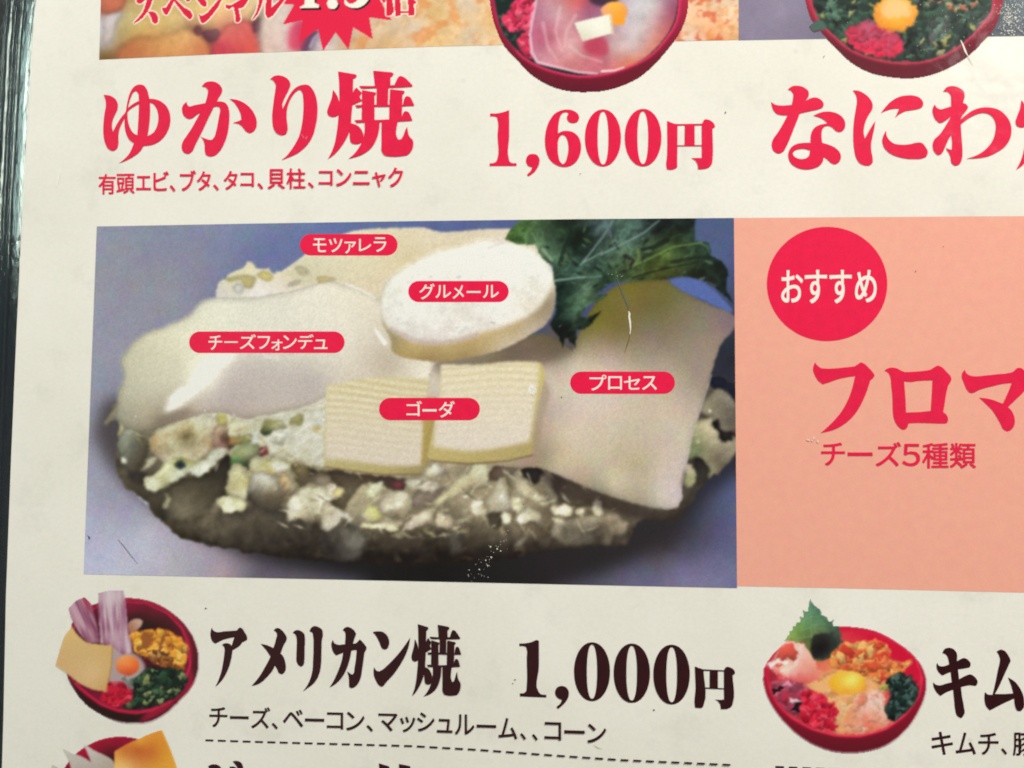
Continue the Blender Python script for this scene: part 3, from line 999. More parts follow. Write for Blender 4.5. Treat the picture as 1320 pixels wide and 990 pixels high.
# the large sheet of processed cheese, leaf shade painted into its upper part
ps = P.mask("560,470 640,452 700,430 738,452! 748,424 778,380 800,366 822,362 858,360! 884,377 917,393 946,407 949,412! 948,420 930,443 922,464 916,484 911,501 903,528 893,557 887,590 880,615 878,628 880,640 873,654! 862,656 850,655 817,648 763,630 697,603! 640,600 560,560", soft=0.8, jag=1.0, jsc=4)
P.paint(ps, P.field([(560, 478, 186, 170, 154), (600, 470, 140, 122, 104), (660, 455, 110, 94, 80), (720, 450, 112, 98, 80), (740, 470, 180, 164, 144), (690, 480, 178, 160, 144), (760, 415, 108, 98, 44), (790, 390, 108, 98, 46), (820, 385, 106, 96, 46), (860, 385, 104, 98, 56), (800, 425, 110, 98, 56), (780, 445, 142, 126, 100), (835, 435, 124, 108, 94), (850, 415, 112, 102, 72), (820, 462, 152, 136, 116),
                     (880, 395, 112, 102, 70), (900, 410, 124, 112, 90), (940, 412, 116, 102, 98), (920, 440, 138, 124, 106), (880, 440, 134, 118, 98), (900, 490, 146, 130, 116), (860, 480, 158, 142, 124), (780, 475, 184, 166, 148), (730, 510, 184, 168, 154), (800, 520, 188, 168, 152), (870, 530, 180, 162, 144),
                     (730, 560, 186, 168, 150), (800, 580, 174, 158, 136), (830, 600, 168, 151, 126), (870, 590, 180, 164, 150), (850, 640, 182, 168, 154), (862, 630, 184, 167, 162), (790, 625, 176, 160, 140), (720, 600, 170, 154, 132), (700, 560, 166, 148, 130), (700, 590, 146, 128, 106), (710, 530, 172, 154, 138), (835, 650, 152, 138, 122), (780, 634, 140, 126, 106)]) + (P.n(50, 41, octv=3) - 0.5)[..., None] * 8, 5)
for ch in range(3):
    P.C[..., ch] += ps * (P.n(22, 340 + ch, octv=2) - 0.5) * 12
P.C *= np.where((P.L == 5)[..., None], 1 + (np.array([0.05, 0.06, 0.035])) * np.clip((P.Y - 430) / 60, 0, 1)[..., None], 1.0)
rim = np.clip((blur(ps, 4) - 0.45) * 2, 0, 1)  # edge shade painted into the sheet
P.C *= np.where(P.L == 5, 0.90 + 0.10 * rim, 1.0)[..., None]
P.line([(917, 484), (903, 528), (893, 557), (886, 592), (878, 630), (874, 652)], 0.9, 1.2, (190, 176, 166), 0.6, 1.8)
P.line([(874, 655), (850, 656), (817, 649), (763, 631), (697, 604)], 0.8, 0.8, (164, 148, 130), 0.5, 2.0)
# the sheet's shadow, painted into the print just below and right of it
P.paint(np.clip(blur(P.mask("697,606 763,633 817,651 873,657 890,640 880,668 820,668 760,650 700,618", soft=0.5), 3), 0, 1) * (P.L != 5), (48, 38, 34), a=0.6)

# round soft cheese
br_ = "491.5,376 501,361 518,347.5 537.5,336 562.5,324.5 587,319 608,313 626,309 636,311 647,310 672,316 693,326 708,342 715,361 716,382 713,403 704.5,417 683,432 664,443 641,453 614,459 587,464.5 564,466.5 537.5,464 516.5,460 506,453 503,436 493,417 489.5,397"
bm = P.mask(br_, soft=0.9, jag=0.9, jsc=4)
# its cast shadow, painted on the sheet below
P.paint(np.clip(blur(P.mask("560,466 620,466 690,440 722,410 742,448 700,470 640,476 560,474", soft=0.5), 5), 0, 1), (92, 78, 62), a=0.6)
P.paint(bm, P.field([(508, 440, 150, 134, 96), (520, 450, 166, 144, 94), (540, 448, 176, 152, 100), (580, 446, 176, 152, 102), (620, 438, 178, 154, 104), (660, 426, 178, 156, 116), (690, 408, 160, 142, 112), (708, 392, 146, 130, 104), (714, 375, 166, 150, 122), (655, 444, 186, 170, 142), (690, 426, 178, 162, 140), (600, 462, 150, 126, 84), (550, 464, 146, 122, 80), (625, 455, 168, 146, 108)]), 4)
topf = P.mask("491.5,378 501,361 518,347.5 537.5,336 562.5,324.5 587,319 608,313 626,309 636,311 647,310 672,316 693,326 708,342 714,360 713,370 707,379 695,396 674,411 645,422 614,432 587,440 557,443 534,440 511,429 494,414 489.5,397", soft=2.8, jag=1.6, jsc=6)
tcol = P.field([(510, 370, 214, 210, 194), (560, 340, 224, 220, 204), (620, 325, 224, 220, 206), (680, 335, 218, 216, 200), (700, 360, 214, 210, 194), (600, 380, 212, 206, 190), (560, 410, 214, 208, 194), (640, 400, 216, 210, 198), (520, 410, 208, 202, 188), (680, 390, 206, 196, 178), (560, 436, 200, 188, 176), (620, 425, 206, 196, 182)])
P.paint(topf, tcol * np.array([1.035, 1.04, 1.045]) + ((P.n(10, 61, octv=3, rough=0.45) - 0.5) * 24 + (P.n(30, 62, octv=2) - 0.5) * 16)[..., None])
P.line([(505, 424), (530, 438), (556, 443), (586, 440), (615, 432)], 3.0, 3.4, (178, 160, 150), 0.6, 4)
for k in range(46):
    t = P.rnd.uniform(0, 6.28)
    r = P.rnd.uniform(0.7, 0.95)
    x, y = 602 + 104 * r * math.cos(t), 376 + 56 * r * math.sin(t) - 0.16 * 104 * r * math.cos(t)
    P.blob(x, y, P.rnd.uniform(3, 8), P.rnd.uniform(2, 4.5), P.rnd.uniform(-0.6, 0.4), (234, 231, 219), lit=0.15, amb=0.86, soft=0.8, alpha=0.7, within=topf)
for (x, y, c) in [(555, 357, (190, 176, 168)), (590, 357, (186, 188, 182)), (635, 416, (170, 160, 140)), (513, 375, (214, 206, 160)), (592, 357, (182, 186, 180))]:
    P.blob(x, y, 5, 2.5, 0.1, c, lit=0.1, amb=0.92, soft=1.0, alpha=0.6)
P.line([(643, 309), (650, 312), (640, 316), (630, 320)], 2.5, 2, (200, 190, 182), 0.6, 2)

# two ribbed slices
def ribbed(top_poly, face_poly, lab, edge, c_hi, c_lo, c_low, ang, y0, y1):
    a = P.mask(top_poly, soft=1.2, jag=0.7)
    P.paint(a, P.field([(e[0], e[1], e[2] * 0.86 + 22, e[3] * 0.86 + 26, e[4] * 0.86 + 26) for e in edge]), lab)
    f = P.mask(face_poly, soft=2.2)
    yy = P.Y + ang * (P.X - 420) + 2.2 * np.sin(P.X / 31.0)
    s = 0.5 + 0.5 * np.sin(2 * math.pi * yy / 9.2 + (P.n(30, 71, stretch=3) - 0.5) * 4.2) * np.clip(0.2 + 1.0 * P.n(26, 73 + lab, stretch=2), 0.2, 1.0)
    fade = np.clip((P.Y - y0) / (y1 - y0), 0, 1)
    s = s * (1 - 0.6 * fade)
    hi = np.array(c_hi) * (1 - fade[..., None]) + np.array(c_low) * fade[..., None]
    lo = np.array(c_lo) * (1 - fade[..., None]) + (np.array(c_low) - 10) * fade[..., None]
    P.paint(f, hi * (1 - s[..., None]) + lo * s[..., None])


ribbed("421,497! 461,489.5 502,486 553,489! 552,510 556,542 547,606! 543,611! 497,611 453,606 418,601! 417,569 420,533", "422,498! 461,490 502,486.5 551,490! 550,512 549,545 543,600! 500,600 455,594 419,591! 419,569 421,533", 6,
       [(430, 600, 178, 158, 98), (500, 606, 170, 146, 84), (545, 606, 150, 126, 74), (550, 560, 176, 148, 78), (552, 500, 200, 180, 130), (430, 500, 206, 190, 146)],
       (214, 203, 170), (190, 174, 128), (206, 192, 172), -0.075, 500, 600)
ribbed("568.5,470! 618,470.5 650,467 667,466 697,467.5! 703,483 699,500 692,534 687,574 685,587! 655,593 606,597 555,594! 550,588! 557.6,557 561,540 567,508", "569,471! 618,471 667,467 695,468.5! 694,490 689,530 683,569! 655,575 606,581 559,576! 562,540 568,508", 7,
       [(560, 588, 182, 156, 88), (620, 590, 176, 150, 84), (680, 580, 168, 142, 80), (690, 540, 170, 146, 82), (699, 490, 190, 166, 92), (600, 475, 210, 194, 158)],
       (218, 206, 176), (202, 187, 146), (210, 197, 178), 0.03, 480, 578)
P.paint(P.mask("553,512 561,512 556,590 547,600 545,560", soft=1.6) * (P.L != 7), (160, 136, 74), a=0.8)
P.line([(556, 594), (606, 598), (655, 594), (686, 587)], 1.2, 1.2, (110, 88, 56), 0.7, 2)
P.line([(420, 602), (454, 607), (497, 612), (543, 611)], 1.2, 1.2, (116, 96, 62), 0.7, 2)
P.paint(P.mask("684,496 690,500 688,508 682,504", soft=1.2), (232, 226, 208), a=0.9)
P.paint(np.clip(blur(P.mask("700,486 708,500 700,540 692,590 688,580 694,530", soft=0.5), 2.5), 0, 1) * (P.L == 5), (150, 130, 102), a=0.6)  # contact shadow of the slice, painted onto the sheet

# the leaf of greens
lm = P.mask("664,270 670,284! 655,300 650,309! 662,313 676,316 688,316 700,333 713,343! 715,362 717,385 715,406 708,418! 722,438 725,450! 730,436 736,440 741,449! 743,425! 752,424 761,419 770,408 776,401! 762,407 749,411! 754,398 770,389 785.5,380! 775,380 766,381.5! 776,373 785,367 802,363 824,363 858,360 882,357 904,361 926,374 945,391! 937,374 938,352 931,338 916,330! 916,320 914,314 897,311! 894.5,299 899,270", soft=0.7, jag=2.2, jsc=5)
lf = P.field([(680, 295, 62, 84, 52), (700, 310, 84, 108, 86), (715, 330, 70, 92, 74), (725, 300, 30, 42, 32), (740, 320, 26, 38, 32), (760, 300, 34, 46, 40), (775, 292, 70, 84, 92), (800, 290, 62, 82, 74), (820, 305, 72, 92, 88), (850, 300, 24, 30, 26), (880, 292, 28, 36, 32), (830, 330, 52, 66, 42), (860, 325, 74, 92, 50), (890, 318, 44, 60, 44), (905, 325, 38, 54, 42), (880, 340, 60, 72, 44), (850, 350, 66, 70, 34),
              (905, 350, 30, 36, 28), (925, 355, 26, 32, 28), (930, 378, 30, 36, 36), (800, 350, 72, 90, 62), (770, 345, 50, 68, 60), (740, 355, 58, 80, 72), (725, 370, 22, 34, 30), (755, 370, 74, 94, 78), (760, 385, 70, 90, 72), (725, 400, 30, 44, 38), (745, 400, 62, 84, 68), (722, 425, 20, 24, 24), (738, 430, 26, 32, 28), (765, 405, 24, 30, 24), (785, 362, 40, 58, 44), (660, 308, 66, 92, 48)], p=2.6, eps=60)
rn = 1 - np.abs(P.n(20, 81, octv=5, rough=0.62, ang=-0.5, stretch=1.8) - 0.5) * 4
rn = np.clip(rn, 0, 1)
lf = lf * np.array([1.04, 1.06, 0.98])
P.paint(lm, lf * (0.46 + 0.66 * P.n(11, 83, octv=4, rough=0.65)[..., None] + 0.42 * (rn ** 3)[..., None]), 8)
for pts, w, c in [([(714, 362), (745, 358), (775, 356)], 1.4, (130, 158, 140)), ([(748, 342), (762, 325), (778, 304), (790, 285)], 1.4, (116, 136, 130)), ([(775, 328), (800, 316), (830, 300), (850, 284)], 1.6, (112, 134, 124)),
                  ([(752, 338), (764, 332), (775, 326)], 1.0, (134, 152, 132)), ([(810, 345), (840, 332), (868, 318), (905, 313)], 1.5, (104, 124, 66)), ([(815, 358), (850, 348), (890, 340), (914, 334)], 1.2, (22, 28, 20)), ([(722, 340), (728, 318), (736, 300)], 3, (24, 34, 26)),
                  ([(822, 322), (824, 332), (820, 340)], 2.2, (96, 116, 66)), ([(866, 338), (896, 332), (915, 332)], 2.6, (26, 32, 24)), ([(784, 295), (790, 310)], 2, (84, 96, 110)), ([(700, 322), (712, 336)], 2.6, (134, 154, 124)), ([(686, 300), (700, 330)], 1.2, (100, 124, 84)),
                  ([(806, 330), (816, 336), (812, 346)], 3, (34, 26, 26)), ([(860, 310), (840, 320), (828, 322)], 3.6, (22, 26, 22)), ([(700, 300), (698, 320)], 1.0, (90, 114, 76)), ([(900, 312), (912, 318), (914, 326)], 1, (84, 108, 80))]:
    P.line(pts, w, w * 0.6, c, 0.75, 1.6)
r_ = P.rnd
for k in range(110):
    ang = r_.uniform(-3.5, 0.5) if k % 4 else r_.uniform(1.7, 2.7)
    d0 = r_.uniform(8, 110)
    x0, y0 = 788 + d0 * 1.15 * math.cos(ang), 356 + d0 * 0.75 * math.sin(ang)
    ln = r_.uniform(6, 20)
    a2 = ang + r_.uniform(-0.7, 0.7)
    p1 = (x0, y0)
    p2 = (x0 + ln * math.cos(a2), y0 + 0.8 * ln * math.sin(a2))
    c = r_.choice([(22, 28, 24), (26, 32, 26), (104, 124, 110), (84, 106, 84), (74, 92, 56), (58, 80, 62), (20, 24, 22)])
    q = np.array([p1, p2])
    nrm = np.array([-(p2[1] - p1[1]), p2[0] - p1[0]]) / ln
    w = r_.uniform(0.6, 2.2)
    P.lump(np.array([p1, (p1[0] * 0.4 + p2[0] * 0.6 + nrm[0] * w, p1[1] * 0.4 + p2[1] * 0.6 + nrm[1] * w), p2, (p1[0] * 0.5 + p2[0] * 0.5 - nrm[0] * w, p1[1] * 0.5 + p2[1] * 0.5 - nrm[1] * w)]), 0.6, [(x0, y0) + c], keep=lm, a=0.75)
P.paint(P.mask("864,362 882,358 902,362 922,376 944,402 930,398 905,386 880,375", soft=1.0), (78, 94, 152))
P.C = blur(P.C, 0.95)
P.C *= (1.05 + (P.n(2.2, 99, octv=2) - 0.5) * 0.10)[..., None]
P.C += (P.L == 0)[..., None] * np.array([1.5, 1.5, -6.0])
W_ = P.X, P.Y
cheese_photo = P.build({1: 'cabbage_filling', 2: 'melted_cheese', 3: 'cheese_slab', 4: 'soft_cheese_round', 5: 'cheese_sheet', 6: ('cheese_slice', 'ribbed pale cheese slice at the left of the pair'),
                        7: ('cheese_slice', 'ribbed pale cheese slice at the right of the pair'), 8: 'leafy_garnish'}, menu, 'cheese_photo',
                       'printed photo of a cabbage pancake topped with five cheeses on a blue plate')


# ------------------------------------------------------------------ photographs cut by the upper edge
P = Pic(122, -30, 956, 80, seed=3)
H, Wd = P.X.shape
vv, uu = np.mgrid[0:1:H * 1j, 0:1:Wd * 1j]
bx = [128, 300, 560, 740, 952]
bot = np.interp(128 + 824 * uu[0], bx, [77, 69, 60, 56, 51.5])
P.X = (128 + 3 * (1 - vv)) + uu * (824 - 3 * (1 - vv))
P.Y = -30 + (bot[None, :] + 30) * vv
P.C = P.field([(140, 10, 160, 96, 70), (136, 30, 196, 186, 186), (135, 55, 184, 170, 160), (135, 72, 120, 90, 50), (152, 40, 176, 156, 112), (160, 20, 184, 166, 118), (175, 50, 190, 148, 84), (190, 65, 178, 108, 62), (220, 60, 188, 128, 74), (230, 40, 196, 158, 108), (265, 30, 190, 150, 100), (255, 40, 128, 76, 70), (268, 46, 116, 66, 70), (285, 55, 196, 92, 88), (300, 40, 198, 108, 96), (325, 60, 194, 84, 84), (320, 20, 206, 164, 120),
               (335, 35, 96, 60, 66), (345, 50, 204, 182, 168), (360, 20, 208, 186, 168), (370, 55, 206, 178, 164), (380, 45, 198, 120, 128), (385, 60, 200, 92, 104), (396, 58, 96, 70, 90), (402, 45, 110, 82, 104), (410, 58, 190, 170, 170), (430, 58, 204, 184, 168), (450, 60, 198, 160, 120), (480, 40, 208, 182, 150), (500, 57, 214, 172, 120), (540, 40, 208, 184, 156), (560, 15, 216, 176, 116), (560, 55, 218, 178, 120), (590, 25, 224, 190, 140), (610, 45, 214, 190, 156), (630, 30, 222, 178, 120), (640, 50, 218, 186, 140),
               (600, 5, 214, 190, 160), (895, 30, 224, 176, 132), (920, 15, 226, 188, 150), (915, 40, 222, 160, 112), (940, 30, 222, 186, 146), (945, 48, 220, 164, 110), (890, 48, 214, 184, 160)], p=1.9, eps=40)
P.C *= (0.90 + 0.20 * P.n(26, 5, octv=4, rough=0.6))[..., None]
ob = np.clip((P.n(15, 15, octv=4) - 0.54) * 7, 0, 1) * np.clip((P.X - 430) / 40, 0, 1)
P.paint(ob, (216, 128, 62), a=0.55)
ob2 = np.clip((P.n(9, 25, octv=3) - 0.60) * 8, 0, 1) * np.clip((P.X - 860) / 20, 0, 1)
P.paint(ob2, (200, 84, 50), a=0.7)
for shp, soft, cols in (("40,80! 160,60 120,150 90,250 30,310!", 2, [(80, 120, 196, 184, 178), (50, 260, 184, 168, 158)]), ("-10,-60 180,-60 160,50 40,90", 2, [(90, 30, 186, 104, 76), (60, 70, 170, 92, 70)]),
                       ("120,330 220,240 400,225 560,170 700,270 730,380 120,400", 4, [(230, 320, 180, 108, 66), (400, 300, 200, 140, 82), (560, 220, 206, 156, 98), (650, 300, 198, 120, 78)]),
                       ("700,380 740,230 800,160 960,140 1000,240 1040,380", 2.5, [(800, 200, 204, 104, 92), (900, 180, 204, 96, 90), (780, 300, 190, 62, 74), (950, 290, 204, 84, 74)]),
                       ("600,180 630,160 650,200 620,215", 1.5, [(620, 185, 110, 62, 66)]), ("650,210 700,190 740,180 760,200 710,260 680,250", 1.5, [(690, 240, 98, 54, 62), (740, 190, 130, 84, 84)]),
                       ("965,180 985,120 1010,110 1015,160 985,205", 1.6, [(990, 160, 98, 52, 64)]), ("1000,220 1040,60 1160,-40 1240,120 1200,380 1040,380", 4, [(1100, 150, 206, 186, 170), (1060, 280, 206, 176, 160), (1190, 200, 206, 182, 172)])):
    P.lump(curve(shp, 125, 0, 4.8), soft, [(125 + c[0] / 4.8, c[1] / 4.8) + c[2:] for c in cols], jag=2.0)
P.C *= (0.93 + 0.14 * P.n(6, 55, octv=3))[..., None]
P.line([(392, 62), (398, 50), (406, 42)], 5, 3, (92, 66, 88), 0.8, 3)
P.line([(400, 60), (404, 50), (410, 44)], 2, 1, (190, 176, 190), 0.6, 2)
P.C = blur(P.C, 1.1)
# burst
burst = [(330, -14), (366, 5), (379.5, 6), (364.4, 31.7), (390, 26), (386, 54.7), (410, 37.4), (416.6, 65.5), (432.7, 41.7), (449.3, 64), (455.3, 35.3), (480.5, 50.4), (476, 22.3), (504.7, 26.2), (493, 6), (520, -14), (500, -40), (350, -40)]
P.paint(P.mask("378,30 392,26 388,62 376,66", soft=3.5), (206, 44, 78), a=0.75)
P.paint(P.mask(np.array(burst), soft=0.5), (220, 36, 66), 1)


def star_txt(txts, ox, oy, s, halo=2.0):
    ms = [P.mask(curve(t, ox, oy, s), soft=0.35) for t in txts]
    m = np.clip(sum(ms), 0, 1)
    big = np.clip(blur(m, halo * 0.75) * 6.5 - 0.35, 0, 1)
    P.paint(big, (238, 222, 198), 2)
    return m


m1 = star_txt(["108,-30! 110,22 130,34 165,15 200,-30!", "195,-10! 245,-10! 225,50 200,100 150,160 60,217! 110,165 160,100", "200,98! 260,105 290,150 286,190 265,205 245,190 225,140",
               "322,62! 345,66 380,28 400,-5! 437,-10! 500,55 575,108 583,140 562,165 535,150 480,85 425,12! 385,95 362,130 345,118 328,90", "520,-20! 560,-20 560,10 530,10!",
               "615,-10! 690,0 705,35 690,60 665,50 640,25", "635,115! 650,132 690,120 750,60 805,-5! 835,-10! 800,60 740,140 690,190 668,200 645,165",
               "865,35! 895,45 960,15 1000,-10! 1065,-10! 1000,70 975,75! 985,130 990,170 972,190 950,185 945,130 930,55! 890,80 865,60",
               "1145,-10! 1185,-10! 1160,70 1130,130 1080,180! 1120,110 1140,50", "1210,-10! 1260,-10! 1252,70! 1300,25 1330,-10! 1375,-10! 1320,60 1250,145 1225,155 1203,120 1205,50"], 160, 0, 6.6)
m2 = star_txt(["940,-20! 985,0 975,30 955,10!", "990,-20! 1045,-20! 1045,130 1020,142 995,140!", "1070,-20! 1120,-20! 1122,140! 1072,148!", "1110,100! 1200,98! 1200,116! 1110,118!", "1188,-20! 1240,-5 1260,25 1240,40! 1240,135 1190,140!", "1060,-20! 1250,-20! 1250,-5! 1060,-5!"], 355, 0, 6.947)
for (dx, dy, c) in ((2.0, 2.0, (34, 22, 26)), (0, 0, (236, 230, 206))):
    for t in ["265,-40! 360,-40! 358,30 392,48 394,74! 222,76! 222,60! 262,40!", "510,-12 550,5 560,40 545,70 510,82 475,68 462,35 475,0", "615,-30! 640,10 665,30 700,15 740,-20! 850,-30! 820,20 775,58 720,74 665,66 625,40"]:
        P.paint(P.mask(curve(t, 355 + dx, dy, 6.947), soft=0.5), c, 2)
P.paint(m1, (214, 34, 62))
P.paint(m2, (214, 34, 62))
P.paint(P.mask(curve("650,10! 690,-20! 745,-30! 720,15 690,30 668,30", 355, 0, 6.947), soft=0.5), (220, 36, 66))
P.build({1: 'starburst', 2: ('lettering', 'スペシャル 1.5 倍 with cream outlines')}, menu, 'pancake_photo', 'printed close-up of a browned pancake cut by the upper edge', z=4e-5)

P = Pic(952, -30, 1500, 53, seed=4)
bot = np.interp(P.X[0], [952, 1100, 1320, 1500], [52, 49.5, 46.5, 45])
P.Y = -30 + (P.Y + 30) * ((bot[None, :] + 30) / 83.0)
P.C = P.field([(960, 10, 128, 118, 134), (1000, 20, 136, 126, 142), (1030, 45, 122, 112, 128), (1285, 20, 70, 78, 84), (1310, 10, 96, 106, 108), (1310, 40, 76, 82, 88), (1400, 20, 120, 114, 128)]) * (0.94 + 0.12 * P.n(14, 3))[..., None]
P.build({}, menu, 'bowl_photo_background', 'grey violet print behind the bowl at the top right', z=4e-5)


# ------------------------------------------------------------------ red bowls of ingredients
PAPER_RGB = (224, 219, 204)


def bowl_base(P, outer, inner, rim, body_top, body_bot, inside, cut=False):
    o = P.mask(outer, soft=0.6)
    i = P.mask(inner, soft=0.8)
    P.L[:] = -1
    P.L[o > (0.5 if cut else 0.04)] = 0
    P.C[:] = rim if cut else PAPER_RGB
    yb = np.clip(1.25 * (P.Y - np.min([a[1] for a in curve(inner)])) / (P.Y.max() - P.Y.min()), 0, 1)[..., None]
    if cut:
        o = np.ones_like(o)
    P.paint(o, np.array(body_top) * (1 - yb) + np.array(body_bot) * yb)  # bowl shading put into the colour, darker downward
    P.paint(np.clip(P.mask(inner, soft=0.4) * 0 + blur(i, 2.4) * 3.2, 0, 1) * o, rim, a=1.0)
    P.paint(i, inside)
    return o, i


# the ham bowl above 1,600円
P = Pic(626, -30, 892, 122, seed=21)
o, i = bowl_base(P, "631,-40! 631,0 638,33.5 650,59 667.4,78 681,92.6 697,104 716.7,113 740,117.6 756,118 780,116 801,110 823,99.5 842.7,82.7 862,61 876,41 884,21.7 887,0 887,-40!",
                 "638,-40! 639,0 646.7,35.5 659.5,55 675,73 693,83.7 718.6,92.6 748,97.5 776,95.5 807,86.7 835,73 856.5,51 870,29.5 875,0 876,-40!", (224, 52, 92), (196, 34, 70), (104, 18, 38), (40, 36, 40), True)
P.paint(P.mask("681,92 700,100 740,110 780,112 760,119 720,115 690,104", soft=2), (92, 22, 40), a=0.7)
P.paint(P.mask("640,-30 665,-30 664,20 660,40 668,66 650,45 640,15", soft=1.5), (22, 38, 34))
P.scatter(P.mask("640,-30 668,-30 662,20 668,60 650,45 640,15"), 30, (2, 5), [(40, 66, 54), (26, 44, 36), (60, 84, 74)])
gm = P.mask("664,0 690,-20 690,20 684,40 684,76 676,70 668,52 678,40 656,38 648,22 656,14", soft=1.2, jag=3) * i
P.paint(gm, (214, 58, 88), 1)
P.scatter(gm, 70, (2.5, 6), [(232, 72, 104), (214, 52, 84), (196, 40, 70), (240, 96, 120)], lit=0.4, amb=0.62)
hm = P.mask("692,-40! 691,0 686,25.6 683,45 685,69 691,81 704,85 718.6,88 740,93 758,96 780,94.5 803,89 835,72 856,50 869,27 874,0 874,-40!", soft=0.8)
P.paint(hm, P.field([(696, 10, 176, 118, 132), (700, 50, 178, 92, 112), (700, 72, 196, 130, 140), (718, 15, 190, 142, 144), (716, 45, 186, 112, 122), (728, 30, 194, 134, 138), (740, 60, 204, 152, 148), (735, 80, 196, 122, 122), (760, 82, 192, 108, 114), (768, 60, 178, 72, 88), (755, 15, 162, 92, 110), (765, 8, 156, 84, 108), (800, 48, 192, 164, 162), (830, 40, 190, 166, 160), (815, 65, 194, 158, 150), (812, 78, 202, 122, 100), (842, 60, 196, 122, 106),
                       (858, 38, 184, 100, 98), (865, 12, 150, 84, 102), (842, 5, 188, 176, 172), (815, 5, 190, 180, 180), (745, 2, 194, 92, 92), (780, 86, 190, 104, 112), (785, 60, 186, 140, 140)], eps=200) * (0.9 + 0.2 * P.n(12, 7, octv=4))[..., None], 2)
for pts in ([(700, 30), (706, 60), (718, 78)], [(722, 10), (716, 40), (724, 66)], [(735, 60), (750, 72), (776, 80)], [(742, 20), (730, 40), (728, 60)]):
    P.line(pts, 2.5, 1.5, (220, 184, 180), 0.4, 3)
P.line([(691, -10), (690, 5), (686, 26), (683, 45), (686, 68), (693, 80), (715, 86), (745, 93), (770, 95)], 2.2, 1.2, (224, 196, 202), 0.7, 2)
P.line([(776, 92), (792, 91), (804, 87)], 1.6, 1.0, (240, 214, 208), 0.8, 1.5)
P.paint(P.mask("758,-20 800,-20 796,2 772,8 762,4", soft=2), (62, 40, 56))
ym = P.mask("775,12 782,5 793.5,2 803,5 809,13 806,24 804,31 790,31 780,24", soft=1.0)
P.paint(ym, P.field([(780, 12, 228, 160, 100), (792, 6, 240, 170, 60), (800, 24, 236, 150, 40), (806, 12, 226, 150, 70)]), 4)
P.paint(P.mask("756,52 778,48 784,70 764,70 752,60", soft=2), (178, 60, 82), a=0.8)
bt = P.mask("740,29.5! 786,18.5! 789,43! 751,53.8!", soft=0.7)
P.paint(bt, P.field([(745, 32, 222, 218, 196), (785, 22, 226, 222, 200), (770, 38, 228, 224, 202), (752, 52, 206, 198, 172)]), 3)
P.line([(787, 20), (790, 43)], 1.6, 1.6, (212, 190, 150), 0.8, 1)
P.wobble(i * (P.L == 1) * 1.0, 3.0, 5)
P.C = blur(P.C, 0.7)
P.build({1: 'pickled_ginger', 2: 'ham_slice', 3: 'butter_cube', 4: 'egg_yolk'}, menu, 'bowl_picture', 'printed red bowl with ham, butter and egg yolk cut by the upper edge', z=8e-5)

# the green onion bowl at the top right
P = Pic(1032, -30, 1298, 105, seed=22)
o, i = bowl_base(P, "1034,-40! 1037.7,0 1045,24 1058.6,41.7 1078,62.6 1091.5,75.8 1122,93.4 1148.6,98.9 1172.8,100.3 1197,96.7 1223,86.8 1245,73.6 1263,57 1280,37.3 1289,15.4 1292.5,0 1294,-40!",
                 "1044,-40! 1046.5,0 1054,22 1074,44 1096,62.6 1126.7,74.7 1161.8,80 1197,77 1223,67 1245,51.6 1265,30.8 1277,13 1279,0 1281,-40!", (216, 62, 86), (186, 40, 62), (96, 22, 36), (34, 52, 44), True)
P.paint(P.mask("1078,63 1110,86 1150,94 1200,92 1190,101 1150,101 1110,92", soft=2.5), (100, 26, 40), a=0.6)
P.paint(i, (np.array((36, 52, 44)) * (0.55 + 0.9 * P.n(10, 3))[..., None]))
P.scatter(i, 300, (2, 6), [(52, 80, 64), (72, 104, 84), (34, 50, 42), (92, 124, 100), (24, 34, 30), (60, 92, 68)], elong=(1, 3), lit=0.4, amb=0.6)
P.scatter(i, 26, (2, 4.5), [(170, 164, 92), (150, 150, 84), (186, 180, 120)], lit=0.3, amb=0.65)
P.scatter(P.mask("1185,-20 1260,-20 1260,5 1200,8", soft=1) * i, 24, (2.5, 5), [(196, 120, 90), (190, 170, 110), (206, 140, 110)])
rg = P.mask("1092,35 1106,30 1118,26 1136,34 1153,42 1166,57 1160,70 1148,75 1126,72 1108,66 1096,59", soft=1.4, jag=3)
P.paint(rg, P.field([(1096, 38, 200, 40, 66), (1115, 45, 176, 70, 92), (1130, 40, 168, 76, 96), (1125, 60, 212, 44, 76), (1145, 62, 216, 40, 66), (1150, 48, 186, 58, 84)]) * (0.8 + 0.4 * P.n(6, 5))[..., None], 1)
P.scatter(rg, 40, (2, 5), [(196, 70, 96), (220, 48, 80), (170, 50, 74)], lit=0.3, amb=0.7, alpha=0.7)
yk = P.mask(ellipse(1154.5, 18, 28, 24), soft=1.2)
P.paint(yk, P.field([(1130, 15, 222, 140, 40), (1154, 34, 228, 150, 40), (1150, 12, 232, 170, 60), (1180, 18, 226, 150, 50), (1154, 42, 206, 116, 40)]), 2)
P.paint(P.mask("1134,20 1140,4 1156,0 1172,6 1174,18 1160,23 1145,24", soft=2), (226, 188, 130), a=0.8)  # pale highlight painted on the yolk
P.paint(P.mask("1042,34 1050,28 1062,28 1066,34 1058,40 1046,40", soft=1, jag=2), (66, 94, 80), 3)
P.L[P.mask("1043,35 1050,29 1062,29 1065,34 1058,39 1046,39") > 0.5] = 3
P.wobble(i * 1.0, 4.0, 6)
P.C = blur(P.C, 0.75)
P.build({1: 'pickled_ginger', 2: 'egg_yolk', 3: 'green_onion'}, menu, 'bowl_picture', 'printed red bowl of chopped green onion with egg yolk at the top right', z=8e-5)

